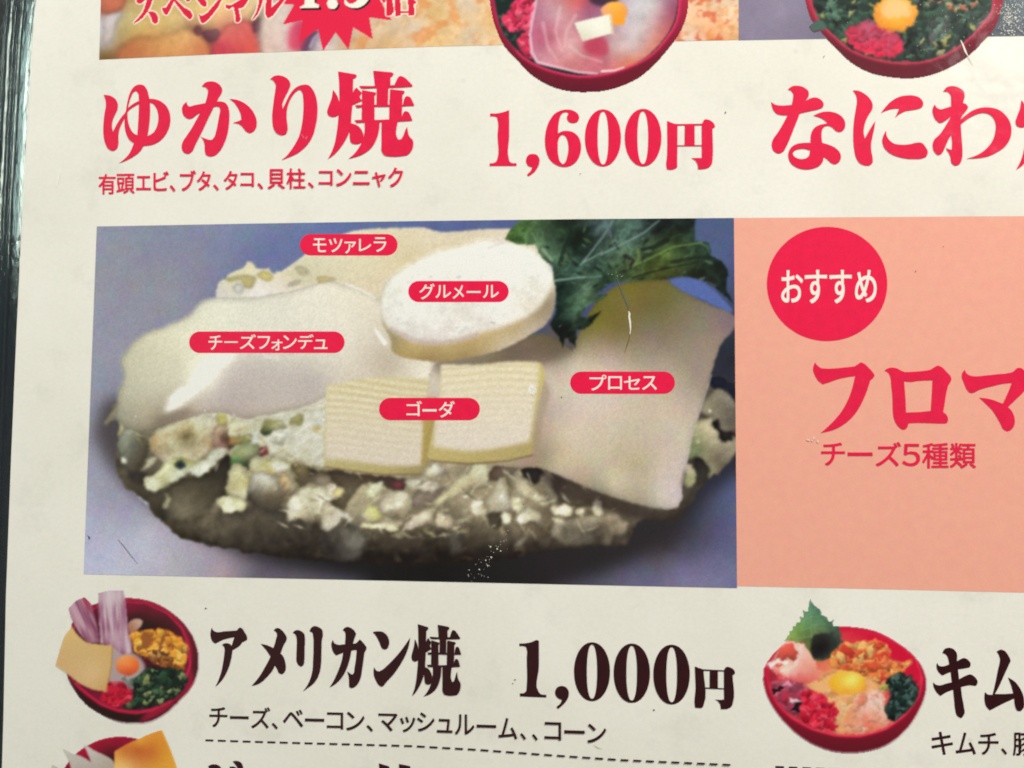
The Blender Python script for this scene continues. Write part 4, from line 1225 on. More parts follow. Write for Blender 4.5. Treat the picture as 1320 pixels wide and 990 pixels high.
# the bacon, corn and cheese bowl at the lower left
P = Pic(68, 756, 262, 938, seed=23)
o, i = bowl_base(P, "93,804! 98,792 119,780 134,775 161,771 179,771.7 201,777.7 224.5,792 242.7,811 252.7,831 256,851 253.6,869.5 244.5,887.7 230,904 212,920 193.6,929.5 175.5,931.7 153.6,929.5 130,919.5 110,906 95.5,887.7 88,874 86,850",
                 "96,812 126,784 161,775 188,777 215.5,790.5 233.6,809.5 242.7,831 244,857 237,880.5 219,900.5 197,912 175.5,916 152,913 130,905 110,891 96,878 90,850", (178, 26, 58), (120, 14, 38), (44, 10, 20), (92, 14, 36))
P.paint(P.mask("245,860 250,880 230,902 205,922 180,930 190,918 222,900 240,882", soft=2.5), (176, 26, 56), a=0.8)
P.paint(P.mask("90,880 110,903 150,926 170,930 120,922 96,894", soft=2.5), (34, 14, 18), a=0.8)
P.paint(i, P.field([(170, 785, 110, 14, 42), (200, 790, 96, 12, 36), (175, 800, 40, 10, 18), (225, 810, 70, 10, 28), (235, 840, 90, 12, 34), (200, 812, 34, 10, 16), (240, 870, 130, 16, 44), (110, 895, 120, 16, 46), (100, 870, 70, 12, 30)], eps=40))
P.line([(150, 775.5), (188, 777.5), (216, 791), (234, 810), (243, 832), (245, 857), (238, 880), (219, 901)], 0.8, 1.6, (206, 40, 76), 0.75, 1.5)
P.line([(98, 881), (112, 894), (131, 908), (152, 916), (176, 919), (197, 915), (219, 904)], 1.8, 2.0, (196, 34, 66), 0.8, 1.6)
wh = P.mask("144,830 160,838 172,842 186,856 184,876 170,888 150,886 140,878", soft=2)
P.paint(wh, (190, 160, 150))
P.paint(wh, (150, 140, 140), a=0.5 * 1)
ms = P.mask("164,806 176,797 184,800 180,810 168,816", soft=1)
P.paint(ms, P.field([(168, 810, 166, 110, 84), (180, 800, 196, 162, 138)]), 9)
cn = P.mask("168,818 180,812 196,811 214,811 224,818 232,822 242,833 241,845 236,866 224,864 212,858 200,855 188,848 176,842", soft=1, jag=2)
P.paint(cn, (150, 86, 40), 1)
P.scatter(cn, 70, (3.4, 6), [(240, 172, 62), (236, 158, 52), (228, 146, 48), (214, 130, 46), (242, 190, 90)], elong=(1, 1.3), lit=0.34, amb=0.72, soft=0.55)
P.scatter(P.mask("186,842 225,846 232,862 210,858 190,852") * cn, 20, (2.5, 4.5), [(170, 96, 44), (150, 80, 40), (206, 150, 90)], lit=0.4, amb=0.5)
gh = P.mask("172,876 180,870 196,858.6 208,860 221,861 236,866 242,873 236,888 224,899 206,909 179,914 157,909.5 163,900 170,893", soft=1, jag=2.5)
P.paint(gh, (26, 36, 28), 2)
P.scatter(gh, 130, (2, 4.6), [(30, 56, 38), (22, 36, 28), (52, 84, 56), (36, 64, 46), (18, 24, 20), (78, 104, 70)], lit=0.45, amb=0.55)
P.scatter(gh, 14, (2, 4.4), [(150, 158, 92), (132, 142, 84), (164, 168, 110)], lit=0.3, amb=0.65)
P.scatter(P.mask("150,884 178,866 186,872 172,896"), 12, (2.5, 5), [(118, 126, 108), (90, 110, 100), (140, 140, 130)], lit=0.25, amb=0.7, alpha=0.6)
gg = P.mask("137,884 152,878.6 164,884 170,891 168,902 160,908 150,911 138,908 130,901", soft=1.2, jag=2)
P.paint(gg, (196, 30, 52), 3)
P.scatter(gg, 40, (2, 4.5), [(222, 40, 66), (206, 30, 54), (180, 22, 46), (230, 70, 90)], lit=0.35, amb=0.66)
yk = P.mask(ellipse(164.5, 857.5, 15.5, 13), soft=1)
P.paint(yk, P.field([(158, 848, 236, 150, 84), (166, 856, 236, 128, 62), (176, 850, 226, 116, 58), (164, 868, 206, 80, 44)]), 4)


def bacon(poly, lab, ang, hi, lo):
    mk = P.mask(poly, soft=0.9)
    st = P.n(5.5, 31 + lab, octv=3, ang=ang, stretch=9)
    fl = np.clip((st - 0.33) * 3, 0, 1)
    P.paint(mk, np.array(lo) * (1 - fl[..., None]) + np.array(hi) * fl[..., None], lab)


bacon("88,783! 98,774 109,769! 118,779! 124,800 129,828! 113.6,829! 102,815 91,795", 5, 1.15, (192, 150, 158), (122, 58, 84))
P.paint(P.mask("105,770 110,768 118,780 116,788 108,778", soft=1.5), (176, 60, 84), a=0.6)
bacon("126,764! 142,760.5 159,760! 162.7,782 165.5,809 171,841! 157,843 146,834 130,829! 127.5,800", 6, 1.5, (198, 170, 174), (138, 78, 102))
P.paint(P.mask("126,763 160,759 161,770 127,776", soft=4), (208, 190, 190), a=0.7)
P.paint(P.mask("132,818 160,812 166,840 148,834", soft=4), (206, 178, 182), a=0.6)
cs = P.mask("92.5,807! 102,820 113,828 122,829.5 144.5,832! 144,857 140,875 137,891.5! 121,889 103,881 86,868 71,858! 77,837 84,818", soft=0.8)
P.paint(cs, P.field([(95, 815, 214, 178, 108), (110, 845, 206, 170, 112), (135, 838, 206, 168, 104), (80, 855, 206, 166, 110), (120, 870, 212, 176, 122), (135, 888, 200, 158, 96), (95, 830, 208, 172, 112)]), 7)
P.line([(145, 833), (144, 857), (138, 890)], 1, 1, (176, 130, 78), 0.8, 1)
for k in range(9):
    P.L[(P.L == k) & (o < 0.02) & (cs < 0.04) & (P.mask("88,783! 98,774 109,769! 118,779! 124,800 129,828! 113.6,829! 102,815 91,795") < 0.04) & (P.mask("126,764! 142,760.5 159,760! 162.7,782 165.5,809 171,841! 157,843 146,834 130,829! 127.5,800") < 0.04)] = -1
P.wobble(i * np.isin(P.L, (1, 2, 3)) * 1.0, 3.5, 6)
P.C = blur(P.C, 0.7)
P.build({1: 'corn', 2: 'chopped_greens', 3: 'pickled_ginger', 4: 'egg_yolk', 5: 'bacon_strip', 6: 'bacon_strip', 7: 'cheese_slice', 9: 'mushroom_slice'}, menu, 'bowl_picture', 'printed red bowl with bacon, yellow cheese, corn and egg yolk', z=8e-5)

# the bowl cut by the lower edge
P = Pic(60, 934, 262, 1090, seed=24)
el = ellipse(155, 1028, 82, 78.5)
o = P.mask(el, soft=0.6)
P.L[:] = -1
P.L[o > 0.04] = 0
P.C[:] = PAPER_RGB
P.paint(o, P.field([(110, 965, 170, 20, 50), (140, 952, 160, 18, 48), (160, 962, 128, 10, 42), (135, 975, 84, 10, 30), (90, 985, 140, 20, 46), (150, 978, 60, 8, 20)]))
sd1 = "79.6,963! 92,970 108,976 126,992 130,1010 98,1010 90,984!"
sd2 = "107,957.5! 120,966 147,982 150,1010 128,1010 116,978!"
sd3 = "66,984! 76,990 84,1010 70,1010!"
for sd in (sd1, sd2, sd3):
    P.paint(P.mask(sd, soft=0.7), P.field([(84, 968, 196, 188, 172), (105, 985, 186, 174, 160), (115, 965, 200, 190, 178), (140, 985, 178, 164, 146)]), 1)
cb = P.mask("208.5,940! 190,946.5 173,954.5 160,961 147,968.6! 148,990 152,1040! 240,1040! 228,990 219,964", soft=0.7)
P.paint(cb, P.field([(205, 945, 222, 144, 52), (180, 956, 220, 148, 56), (178, 966, 196, 104, 44), (195, 968, 200, 112, 46), (215, 975, 218, 150, 48), (160, 968, 204, 120, 54), (155, 980, 224, 164, 84), (160, 990, 230, 186, 112), (200, 990, 218, 150, 60), (224, 990, 224, 160, 60)], eps=30), 2)
P.line([(208.5, 940.5), (219, 964), (228, 990)], 1, 1, (232, 176, 82), 0.7, 1)
P.C = blur(P.C, 0.7)
P.build({1: 'white_shred', 2: 'cheese_slice'}, menu, 'bowl_picture', 'printed red bowl with orange cheese cut by the lower edge', z=8e-5)

# the kimchi bowl at the lower right
P = Pic(978, 768, 1200, 974, seed=25)
o, i = bowl_base(P, "985,861! 990,852 1010,830 1040,812 1081,807.4 1101,808.4 1127.5,813.4 1153.7,826.6 1176,843.7 1189,861 1193.7,879 1191,899 1182,919.5 1168,939.7 1145.7,958 1117,967.5 1097,969.6 1071,967 1046.7,958 1022.4,941.7 1002,919.5 989,897 984,877",
                 "990,856 1020,828 1060,816 1081,814.5 1109,815.5 1137.6,822.5 1162,835.7 1180,854 1187,875 1182.5,897 1166,919.5 1141.6,937.7 1109,946.8 1077,945.8 1046.7,937.7 1020.4,923.5 1002,905 992,883", (214, 34, 62), (192, 28, 54), (92, 14, 32), (200, 24, 54))
P.paint(P.mask("1022,941 1060,962 1100,968 1150,955 1130,968 1095,974 1050,964", soft=4), (92, 14, 32), a=0.7)
P.line([(992, 884), (1003, 907), (1021, 925), (1047, 939.5), (1077, 948), (1109, 949), (1142, 939.5), (1167, 921), (1184, 897), (1188.5, 875), (1181, 853)], 1.4, 1.4, (232, 62, 84), 0.7, 1.5)
P.paint(i, P.field([(1120, 822, 206, 26, 56), (1150, 840, 204, 24, 54), (1172, 868, 200, 24, 54), (1020, 900, 150, 40, 50), (1090, 880, 232, 160, 104), (1080, 910, 228, 150, 96), (1100, 930, 228, 140, 100), (1050, 880, 222, 120, 84)], eps=60))
em = P.mask("1040,885 1060,868 1090,862 1120,870 1142,885 1130,900 1110,905 1090,920 1085,942 1078,935 1070,905 1056,892", soft=2)
P.paint(em, (232, 172, 112))
P.scatter(em, 50, (3, 7), [(238, 184, 124), (228, 156, 96), (240, 200, 150), (222, 136, 84)], lit=0.2, amb=0.82, soft=0.7, alpha=0.7)
km = P.mask("1067,843 1076,834 1085,828.6 1105,829 1120,826 1131,826 1145.7,836.7 1147.7,850 1160,854 1174,852.8 1170,860 1162,866 1148,872 1135.6,880 1126,876 1117,871 1100,866 1089,862 1071,861", soft=1, jag=2.5)
P.paint(km, (232, 130, 70), 1)
P.scatter(km, 100, (3, 7), [(240, 150, 76), (228, 100, 62), (236, 170, 90), (220, 76, 54), (244, 190, 110), (232, 128, 64)], elong=(1, 2), lit=0.35, amb=0.66)
P.blob(1092, 840, 10, 7, 0.6, (224, 70, 52), amb=0.75, lit=0.2)
P.blob(1124, 858, 16, 7, 0.1, (228, 92, 56), amb=0.75, lit=0.25)
P.blob(1135, 832, 6, 6, 0.1, (226, 80, 54), amb=0.75)
P.blob(1111, 864, 4, 2.5, 0.1, (110, 80, 50), amb=0.9)
sp = P.mask("1101,897 1118,893 1137.6,889 1140,900 1141.6,911 1147.7,931.6 1130,939 1109,944.5 1092,944 1081,938 1090,925 1100,915", soft=1.4, jag=2)
P.paint(sp, P.field([(1110, 900, 232, 186, 166), (1130, 895, 234, 200, 184), (1105, 918, 226, 156, 120), (1125, 915, 234, 184, 160), (1120, 932, 230, 120, 96), (1140, 930, 232, 160, 130), (1095, 938, 228, 164, 116), (1088, 915, 226, 136, 80)]), 2)
P.scatter(sp, 26, (3, 7), [(240, 200, 180), (232, 160, 130), (228, 130, 96), (236, 180, 150)], lit=0.25, amb=0.78, alpha=0.7, soft=0.6)
oc = P.mask("994,878 1010,876 1030,880 1042,890 1036,912 1030,925 1014,916 1000,900", soft=1.5)
P.paint(oc, (178, 62, 84), 3)
P.scatter(oc, 40, (3, 7), [(204, 84, 100), (176, 60, 84), (150, 66, 84), (214, 120, 130), (196, 50, 70)], lit=0.3, amb=0.68)
P.blob(1003, 889, 8, 4, -0.5, (36, 20, 26), amb=0.9, lit=0.1)
P.blob(1028.5, 914, 8, 8, 0.2, (28, 20, 26), amb=0.9, lit=0.1)
P.blob(1024, 903, 8, 3, 0.3, (232, 190, 190), amb=0.9, lit=0.1)
P.blob(1014, 884, 6, 5, 0.3, (196, 120, 140), amb=0.85)
gg = P.mask("1036.6,891 1050,892 1061,896 1070,905 1079,915.5 1077,930 1075,942 1060,941 1046.7,937.7 1030,926 1034,908", soft=1.2, jag=2)
P.paint(gg, (206, 34, 58), 4)
P.scatter(gg, 70, (2.5, 5.5), [(226, 44, 70), (212, 34, 58), (190, 26, 48), (234, 74, 90)], lit=0.35, amb=0.68)
sw = P.mask("1141.6,881 1150,872 1155.8,867 1167,869 1178,875 1185,889 1181,902 1174,911 1163,922 1150,930 1144,922 1139.6,915.5 1144,905 1147,895", soft=1, jag=1.5)
P.paint(sw, (28, 42, 38), 5)
P.scatter(sw, 90, (1.5, 3.6), [(48, 70, 62), (30, 46, 42), (70, 98, 88), (22, 32, 30), (92, 120, 106)], elong=(1, 1.8), lit=0.4, amb=0.58)
P.blob(1139, 885, 6, 4, 0.2, (150, 150, 70), amb=0.8)
yk = P.mask(ellipse(1092, 880, 24, 16), soft=1.6)
P.paint(yk, P.field([(1092, 878, 244, 214, 92), (1075, 878, 234, 176, 50), (1092, 893, 234, 160, 50), (1112, 880, 236, 176, 50), (1092, 868, 236, 190, 70), (1100, 876, 246, 220, 106)], eps=20), 6)
pk = P.mask("989,857! 1000,846 1006,834 1020.4,827.6 1034.5,828.6 1044.6,840.7 1050,850 1052.7,862 1060,866 1052,878 1040,880 1020,877 1004,873 996,866", soft=1.2, jag=2)
P.paint(pk, P.field([(992, 856, 240, 210, 200), (1004, 856, 226, 140, 120), (1010, 864, 240, 200, 180), (1030, 850, 236, 176, 156), (1040, 862, 232, 150, 130), (1030, 874, 222, 110, 104), (1048, 870, 226, 130, 110), (1006, 872, 222, 90, 90), (1034, 832, 236, 190, 170)]) * (0.93 + 0.14 * P.n(5, 44, ang=0.9, stretch=5))[..., None], 7)
P.blob(1015.5, 841.5, 15, 12, 0.2, (224, 90, 74), amb=0.75, lit=0.3, soft=0.35)
P.line([(1000, 836), (1012, 828), (1026, 828), (1034, 834)], 2, 2, (240, 190, 166), 0.85, 1.6)
P.line([(1032, 832), (1030, 845), (1024, 856)], 3, 2.5, (240, 206, 192), 0.8, 1.8)
P.line([(994, 860), (1004, 850), (1014, 855)], 2.4, 1.6, (248, 236, 228), 0.85, 1.4)
P.blob(1003, 857, 4, 3, 0.6, (220, 96, 70), amb=0.9, lit=0.1)
LEAF = "1043.6,771! 1046,775 1049.7,780 1054,783! 1057.8,786! 1059,792! 1062,793 1066,795! 1067.5,800! 1070,801 1075,797! 1073,803 1074,807! 1081,807! 1083,818 1085,828! 1078,836 1069,844! 1064,850 1057,853 1048.7,850.8 1042.6,839 1034.5,827! 1022,826 1010,826! 1014,822 1015,819! 1018,817 1018,813! 1021,812 1022,806! 1025,807 1027,801! 1031,802 1032,799! 1030,793! 1035,796 1036,793! 1034,784! 1038,788 1041,788!"
lf = P.mask(LEAF.replace('!', '').replace(' ', '! ') + '!', soft=0.6)
P.paint(lf, P.field([(1043, 780, 84, 122, 96), (1045, 800, 96, 134, 92), (1035, 810, 106, 140, 78), (1022, 820, 130, 156, 80), (1060, 800, 84, 120, 84), (1075, 806, 66, 92, 70), (1055, 812, 96, 120, 78), (1040, 822, 92, 110, 60)]) * (0.86 + 0.28 * P.n(5, 9))[..., None], 8)
dk = P.mask("1046,826 1052,818 1064,816 1080,813 1084,826 1072,842 1062,850 1052,850 1044,838", soft=1.1, jag=2.5, jsc=4)
P.paint(dk * lf, P.field([(1050, 826, 38, 36, 33), (1060, 840, 30, 28, 28), (1066, 824, 40, 40, 36), (1080, 818, 66, 78, 66), (1082, 828, 54, 64, 54), (1066, 850, 56, 64, 52), (1050, 846, 34, 36, 32)]) * (0.85 + 0.3 * P.n(4, 19))[..., None])
for pts in ([(1044, 776), (1045, 795), (1046, 822)], [(1045, 795), (1036, 800)], [(1045, 795), (1056, 795)], [(1046, 808), (1030, 814)], [(1046, 806), (1064, 804)], [(1046, 820), (1026, 824)]):
    P.line(pts, 0.6, 0.5, (132, 160, 112), 0.6, 1)
both = np.maximum(np.maximum(o, lf), pk)
P.L[both < 0.04] = -1
P.wobble(np.minimum(i, 1 - lf) * (P.L != 6), 4.5, 6)
P.C = blur(P.C, 0.7)
P.build({1: 'kimchi', 2: 'shrimp_piece', 3: 'octopus_piece', 4: 'pickled_ginger', 5: 'seaweed', 6: 'egg_yolk', 7: 'pork_roll', 8: 'shiso_leaf'}, menu, 'bowl_picture', 'printed red bowl of kimchi with egg yolk and a green shiso leaf', z=8e-5)

# ------------------------------------------------------------------ brush lettering, outlined stroke by stroke
YAKI = [  # the kanji of "grilled", outlined at 8.25x from (418, 88)
    "95,230! 130,280 155,340 170,420 150,500 90,520 45,500 33,460 50,400 80,320",
    "150,35! 335,66! 346,82 332,103 308,112! 305,250 300,400 290,500 285,590 270,670 230,760 170,850 100,925 38,968! 80,890 115,790 135,680 148,580 155,480 163,380 162,250 158,120",
    "342,205! 400,262! 380,312 405,347! 320,385 290,400! 290,300 315,240",
    "285,585! 340,602 390,645 418,705! 412,770 380,800 330,808 290,795 275,750 272,690 260,640",
    "372,188! 540,190 745,180! 813,84 830,88 935,178! 938,197! 760,208 560,212 420,218! 392,215!",
    "523,27! 725,46! 738,65 722,85 703,97! 705,190! 683,215! 678,390! 558,396! 560,215! 540,190! 533,110",
    "403,233! 548,258! 552,275 535,292! 535,400! 535,565! 590,570! 588,620 575,700 545,780 490,860 400,920 258,965! 310,920 370,845 410,760 430,680 432,570! 400,560! 403,400!",
    "330,393! 430,390 560,388 695,388 835,392! 878,298 897,300 955,385! 958,399! 830,405 690,410 530,411 430,413 350,423!",
    "322,552! 420,549 540,551 690,545! 825,515! 862,458 882,460 935,545! 938,559! 780,568 620,572 480,576 345,582!",
    "703,225! 848,240! 854,258 832,282! 830,400! 825,520! 780,568! 776,740 790,758 815,755 840,720 865,655 883,622! 890,680 905,725 940,765 948,815 930,875 890,920 820,935 700,938 640,925 615,890 612,800 612,565! 693,545! 695,390!",
]


def yaki(g, fx, fy):
    for t in YAKI:
        p = curve(t)
        g.add([np.stack([fx(p[:, 0], p[:, 1]), fy(p[:, 0], p[:, 1])], 1)])


def glyphs(g, ox, oy, s, *shapes):
    for sh in shapes:
        sh = sh if isinstance(sh, tuple) else (sh,)
        g.add([curve(t, ox, oy, s) for t in sh])


# heading ゆかり焼
g = Geo(9e-5)
glyphs(g, 125, 105, 9,
       "80,155! 150,165 210,200 242,260 238,330 205,400 182,460 176,530 187,585! 230,500 285,415 345,345! 330,420! 290,490 262,560 250,640 250,720 235,780 190,808 140,790 100,725 80,640 75,560 80,460 92,360 105,290 103,225",
       "318,378! 360,312 420,262 500,222 605,202 680,208 750,237 810,292 845,370 853,460 835,550 790,632 720,700 640,738 545,750! 500,700! 595,630! 650,600 690,540 712,460 712,380 690,310 655,265 615,245! 500,260 430,296 370,340 325,425!",
       ("430,718! 380,680 345,615 325,530 325,420 340,330 355,240 375,160 405,95 445,52 490,37 540,45 575,85 598,150 612,230 618,320 615,420 605,530 590,620 570,700 540,755 500,815 430,870 350,915 255,952! 320,900 375,840 405,780",
        "470,625! 478,520 485,400 488,300 488,200 478,135 450,113 420,135 393,190 375,250 360,320 355,400 365,480 390,550 425,600"))
glyphs(g, 225, 100, 9,
       "318,103! 350,65 420,45 490,60 540,105 555,150 540,195 515,235 495,278! 540,278 590,295 620,335 635,390 637,480 630,570 612,670 580,760 530,850 470,905 410,917 370,900 355,865 352,800 340,740 325,710 302,685! 350,705 400,722 435,720 460,695 485,620 505,530 520,440 530,370 518,345 490,338 455,345! 430,400 390,480 340,590 290,690 240,790 205,860 155,888 105,865 85,810 95,750 140,680 200,590 250,500 300,410! 250,440 205,475 165,482 115,450 90,390 95,330 140,282! 150,315 165,333 230,322 300,308 358,298! 380,225 388,180 390,150 365,118",
       "640,247! 720,258 800,290 880,355 930,430 955,520 940,600 905,635 870,645 830,625 795,580 755,545 678,525! 730,510 778,490! 770,430 740,360 700,300")
glyphs(g, 325, 95, 9,
       "212,62! 255,30 310,20 370,35 425,75 445,125 430,180 400,240 370,300 352,360 355,408! 385,350 420,275 465,205 520,155 590,130 650,132 700,180 735,250 755,340 760,430 752,530 735,620 710,710 665,795 600,870 510,935 420,975 341,1005! 400,955 460,880 510,800 545,730 570,640 585,560 595,460 598,370 595,290 580,215 555,188 525,200 480,245 440,310 415,380 402,450 402,530 412,610 410,670 385,708 345,717 290,695 252,640 238,560 235,480 245,380 258,280 272,190 275,130 250,85")
yaki(g, lambda x, y: 418 + x / 8.25, lambda x, y: 88 + y / 8.25)
g.build('heading', [RED], menu, 'red brush lettering ゆかり焼')

# heading なにわ (the next character runs on past the frame)
g = Geo(9e-5)
glyphs(g, 985, 105, 9,
       "272,95! 320,60 390,50 460,70 515,120 515,170 483,225! 540,195 600,187 660,215 690,265 680,300 630,325 540,345 412,375! 380,460 340,560 300,660 260,750 215,820 160,838 105,800 88,730 105,670 160,590 215,500 270,395! 200,392 150,380 105,330 80,238! 130,270 200,280 320,272! 335,200 335,140 310,110",
       ("570,398! 630,370 700,352 790,355 870,385 925,440 940,500 925,560 880,588 840,580 800,545 760,520 725,517 690,535 668,580 665,640 672,712! 750,735 830,775 880,830 890,880 865,940 820,962 780,950 730,905 688,878! 680,930 637,982 570,1012 487,1024 390,1005 315,956 283,892 281,832 315,765 375,727 450,714 538,711! 540,640 555,580 600,525 660,500 735,488! 690,445 640,420",
        "532,802! 525,847 502,881 450,900 397,896 349,870 332,836 352,806 405,787 465,784"))
glyphs(g, 1090, 110, 9,
       "85,57! 150,65 220,100 280,155 313,225 305,285 270,340 235,410 215,480 208,550 222,618! 260,550 300,480 343,415! 335,480 310,600 295,680 300,780 313,850 310,900 275,930 230,932 170,910 125,850 100,750 90,640 90,520 100,400 120,270 132,190 125,130",
       "408,322! 460,255 530,185 620,135 710,118 800,122 870,155 900,210 885,255 840,275 770,288 700,300 640,325 572,378! 600,320 620,270! 540,275 470,295",
       "468,525! 475,585 505,635 560,675 640,690 740,685 830,665 880,668 925,715 952,775 940,820 880,850 800,855 700,850 590,825 500,780 440,710 425,640 440,580")
glyphs(g, 1195, 105, 7.92,
       "162,103! 200,60 255,48 320,62 375,105 383,150 365,220! 400,235 417,262 395,305 360,350 340,390! 400,340 470,295 560,268 650,268 730,290 800,345 850,430 860,500 840,600 790,670 710,725 620,765 510,785 400,790! 480,765 550,730 620,670 670,600 695,520 700,440 680,380 640,340 580,322 510,335 430,375 343,438! 350,560 360,700 355,790 330,845 285,860 255,840 235,760 190,680! 225,692 252,698! 255,620 245,548! 215,600 180,680 145,740 115,753 75,720 57,650 70,600 130,540 190,450 245,355! 190,400 130,425 90,395 60,330 57,280 75,235! 100,270 135,285 190,272 245,255! 245,190 240,140 210,108")
yaki(g, lambda x, y: 1305 + x / 8.25, lambda x, y: 101 + y / 8.2)
g.build('heading', [RED], menu, 'red brush lettering なにわ cut off by the picture edge')

# heading フロマ on the salmon panel
g = Geo(9e-5)
glyphs(g, 1045, 460, 9.9,
       "55,70! 85,110 130,142 200,150 350,143 480,130 560,122! 600,95 640,72 670,80 740,140 790,195 812,240 800,265 760,300! 735,380 700,480 650,590 580,710 490,810 380,890 270,940 125,973! 220,890 310,800 390,700 450,600 500,490 530,400 550,320 567,245! 450,262 350,285 250,320 155,352! 100,310 50,230 30,170 35,120")
glyphs(g, 1135, 465, 9.9,
       ("50,125! 90,98 150,88 210,98 260,125 310,145! 430,140 560,128 640,112 690,80 730,62 770,75 840,140 895,205 903,240 880,290 860,320! 835,430 815,560 798,655! 840,690 860,740 850,790 820,803! 700,800 560,795 430,795 355,800! 340,850 310,878 280,880 235,850 190,790 165,720 155,600 150,450 135,300 125,210 105,165",
        "300,262! 370,272 480,258 662,250! 655,400 640,640! 480,655 325,660! 318,500"))
glyphs(g, 1220, 465, 9.9,
       "230,115! 250,155 290,185 350,198 500,188 650,172 780,160 850,140 900,95 935,90 1000,130 1060,200 1075,240 1050,290 990,390 900,480 785,590! 830,640 865,720 870,790 845,860 780,900 730,880 690,810 640,720 580,630 500,550 415,470! 500,480 590,500 670,530 718,548! 760,460 800,370 832,283! 720,295 600,322 480,352 400,380 340,410 300,410 260,370 220,280 195,210 200,160")
g.build('heading', [RED], menu, 'red brush lettering フロマ on the salmon panel')

# heading アメリカン焼
g = Geo(9e-5)
glyphs(g, 265, 800, 9.9,
       "80,88! 95,120 125,140 250,135 400,125! 438,88 460,95 500,150 530,205 530,240 500,262 470,275! 440,315 345,378! 330,480 300,590 250,700 190,785 125,845! 165,760 200,660 225,540 240,430 243,350 235,330 210,312! 240,290 280,288 315,300 335,320! 350,270 370,210! 290,225 220,245 160,275 125,292! 95,270 65,190 65,150")
glyphs(g, 320, 805, 11,
       "362,83! 390,55 430,50 470,75 520,130 547,190 540,230 510,280 485,340 460,410! 495,450 525,530 535,600 520,670 480,703 440,690 410,630 380,580! 340,660 280,730 210,800 140,845 48,870! 110,800 170,720 230,620 280,530 318,455! 270,380 180,272! 260,290 360,332! 395,210 408,130 390,100",
       "632,115! 665,85 710,78 755,95 795,135 803,175 800,350 797,500 790,560 755,595 720,580 690,530 685,440 690,300 685,180 670,140")
glyphs(g, 370, 800, 9.9,
       "288,135! 310,90 355,68 400,80 450,120 458,160 445,260 440,420 435,560 420,650 385,740 330,810 265,860 200,905! 250,840 295,750 325,640 335,500 340,330 335,200 322,150")
glyphs(g, 420, 805, 11,
       "240,80! 270,45 315,33 360,50 410,95 428,130 410,190 385,270! 430,262 460,235 482,210! 520,245 560,295 578,325 570,360 548,400! 535,500 515,640 490,770 455,840 410,885 365,900 335,885 332,850 330,770 320,710 303,660! 340,690 375,708 395,690 410,610 430,480 440,362! 400,360 363,370! 345,470 310,590 260,700 190,795 120,855 55,890! 100,820 150,720 195,610 235,480 248,395! 200,415 148,437! 115,400 85,320 82,260 100,218! 120,260 165,283 275,278! 280,190 280,130 265,95",
       "668,103! 740,95 810,105 865,150 897,220 897,280 875,335 830,353 800,335 765,260 720,170")
glyphs(g, 465, 800, 12.375,
       "215,738! 240,785 280,808 340,785 420,720 520,620 610,520 700,400 790,270! 760,430 700,580 620,720 520,860 405,985 360,1040 337,1052 300,1035 250,965 215,880 207,800")


def dark_yaki(dx, dy):
    def fx(x, y):
        return dx + 520 + (105 + (x - 33) * 0.684) / 9.9
    def fy(x, y):
        u = 105 + (x - 33) * 0.684
        return dy + 800 + (35 + (y - 27) * 0.99 + (u - 185) * 0.062 * (1 - 0.35 * y / 970)) / 9.9
    return fx, fy


yaki(g, *dark_yaki(0, 0))
g.build('heading', [DARK], menu, 'dark brown brush lettering アメリカン焼')

g = Geo(9e-5)
glyphs(g, 1195, 825, 7.92,
       "155,130! 180,90 220,78 265,90 300,130 305,215! 340,195 375,183 415,200 443,240 435,275 400,285 315,298! 325,400! 380,370 440,350 490,380 515,425 505,460 430,460 345,478! 355,570 375,680 380,750 345,795 305,770 285,700 275,600 265,505! 200,530 135,570! 95,530 65,470 62,430! 90,455 130,462 190,445 252,430! 240,325! 200,340 155,362! 120,330 97,280 100,230! 120,260 155,268 225,248! 215,190 192,148",
       "710,115! 755,97 790,110 830,160 850,210 830,260 780,370 735,470 692,550! 780,550 880,545! 860,470 825,380! 890,420 940,480 975,550 990,620 985,690 950,725 920,720 900,680 888,595! 800,635 640,717! 605,680 585,590 590,530! 620,555 668,558! 690,470 720,320 740,170")
g.build('heading', [DARK], menu, 'dark brown brush lettering キム at the right edge')

g = Geo(9e-5)
glyphs(g, 255, 960, 9.43,
       "128,258! 165,240 210,237 255,250 285,280 310,420 290,640 250,660 215,500",
       "385,265! 450,268 480,290 500,420 470,640 430,640 440,420",
       "425,200! 480,195 525,215 548,255 552,310 540,345 515,330 480,270")
g.build('heading', [DARK], menu, 'top of a dark brown brush character under the start of the dashed line')
g = Geo(9e-5)
yaki(g, *dark_yaki(-50.2, 179.4))
g.build('heading', [DARK], menu, 'top of the dark brown kanji 焼 under the dashed line')

# prices
g = Geo(9e-5)
glyphs(g, 620, 135, 9.9,
       "118,112! 200,112 260,102 360,70! 360,400 355,690 370,730 400,745 453,745! 453,782! 112,782! 112,748! 160,745 195,725 210,690 213,400 213,195 200,160 175,150 120,150!",
       "660,628 710,640 745,690 742,755 710,825 660,880 605,915! 588,892! 630,850 655,800! 610,785 578,740 580,685 610,640")
glyphs(g, 695, 130, 9.9,
       ("240,415! 300,388 370,385 440,405 500,460 530,540 535,600 520,690 475,775 400,830 310,845 210,815 130,740 90,640 75,510 90,370 135,250 200,165 290,120 370,112 440,128 495,170 510,220 485,270 430,285 380,270 355,225 362,185 375,160! 345,145 305,155 270,200 250,280 243,350",
        "300,435 340,460 365,520 375,610 360,710 335,780 305,808 270,780 245,700 237,600 245,500 265,455"))
g.add(zero(754.1, 800.4, 141.1, 214.6, 770.3, 784.4, 143.8, 212.2))
g.add(zero(805.4, 852.5, 140.4, 214.5, 821.6, 835.7, 143.5, 211.4))
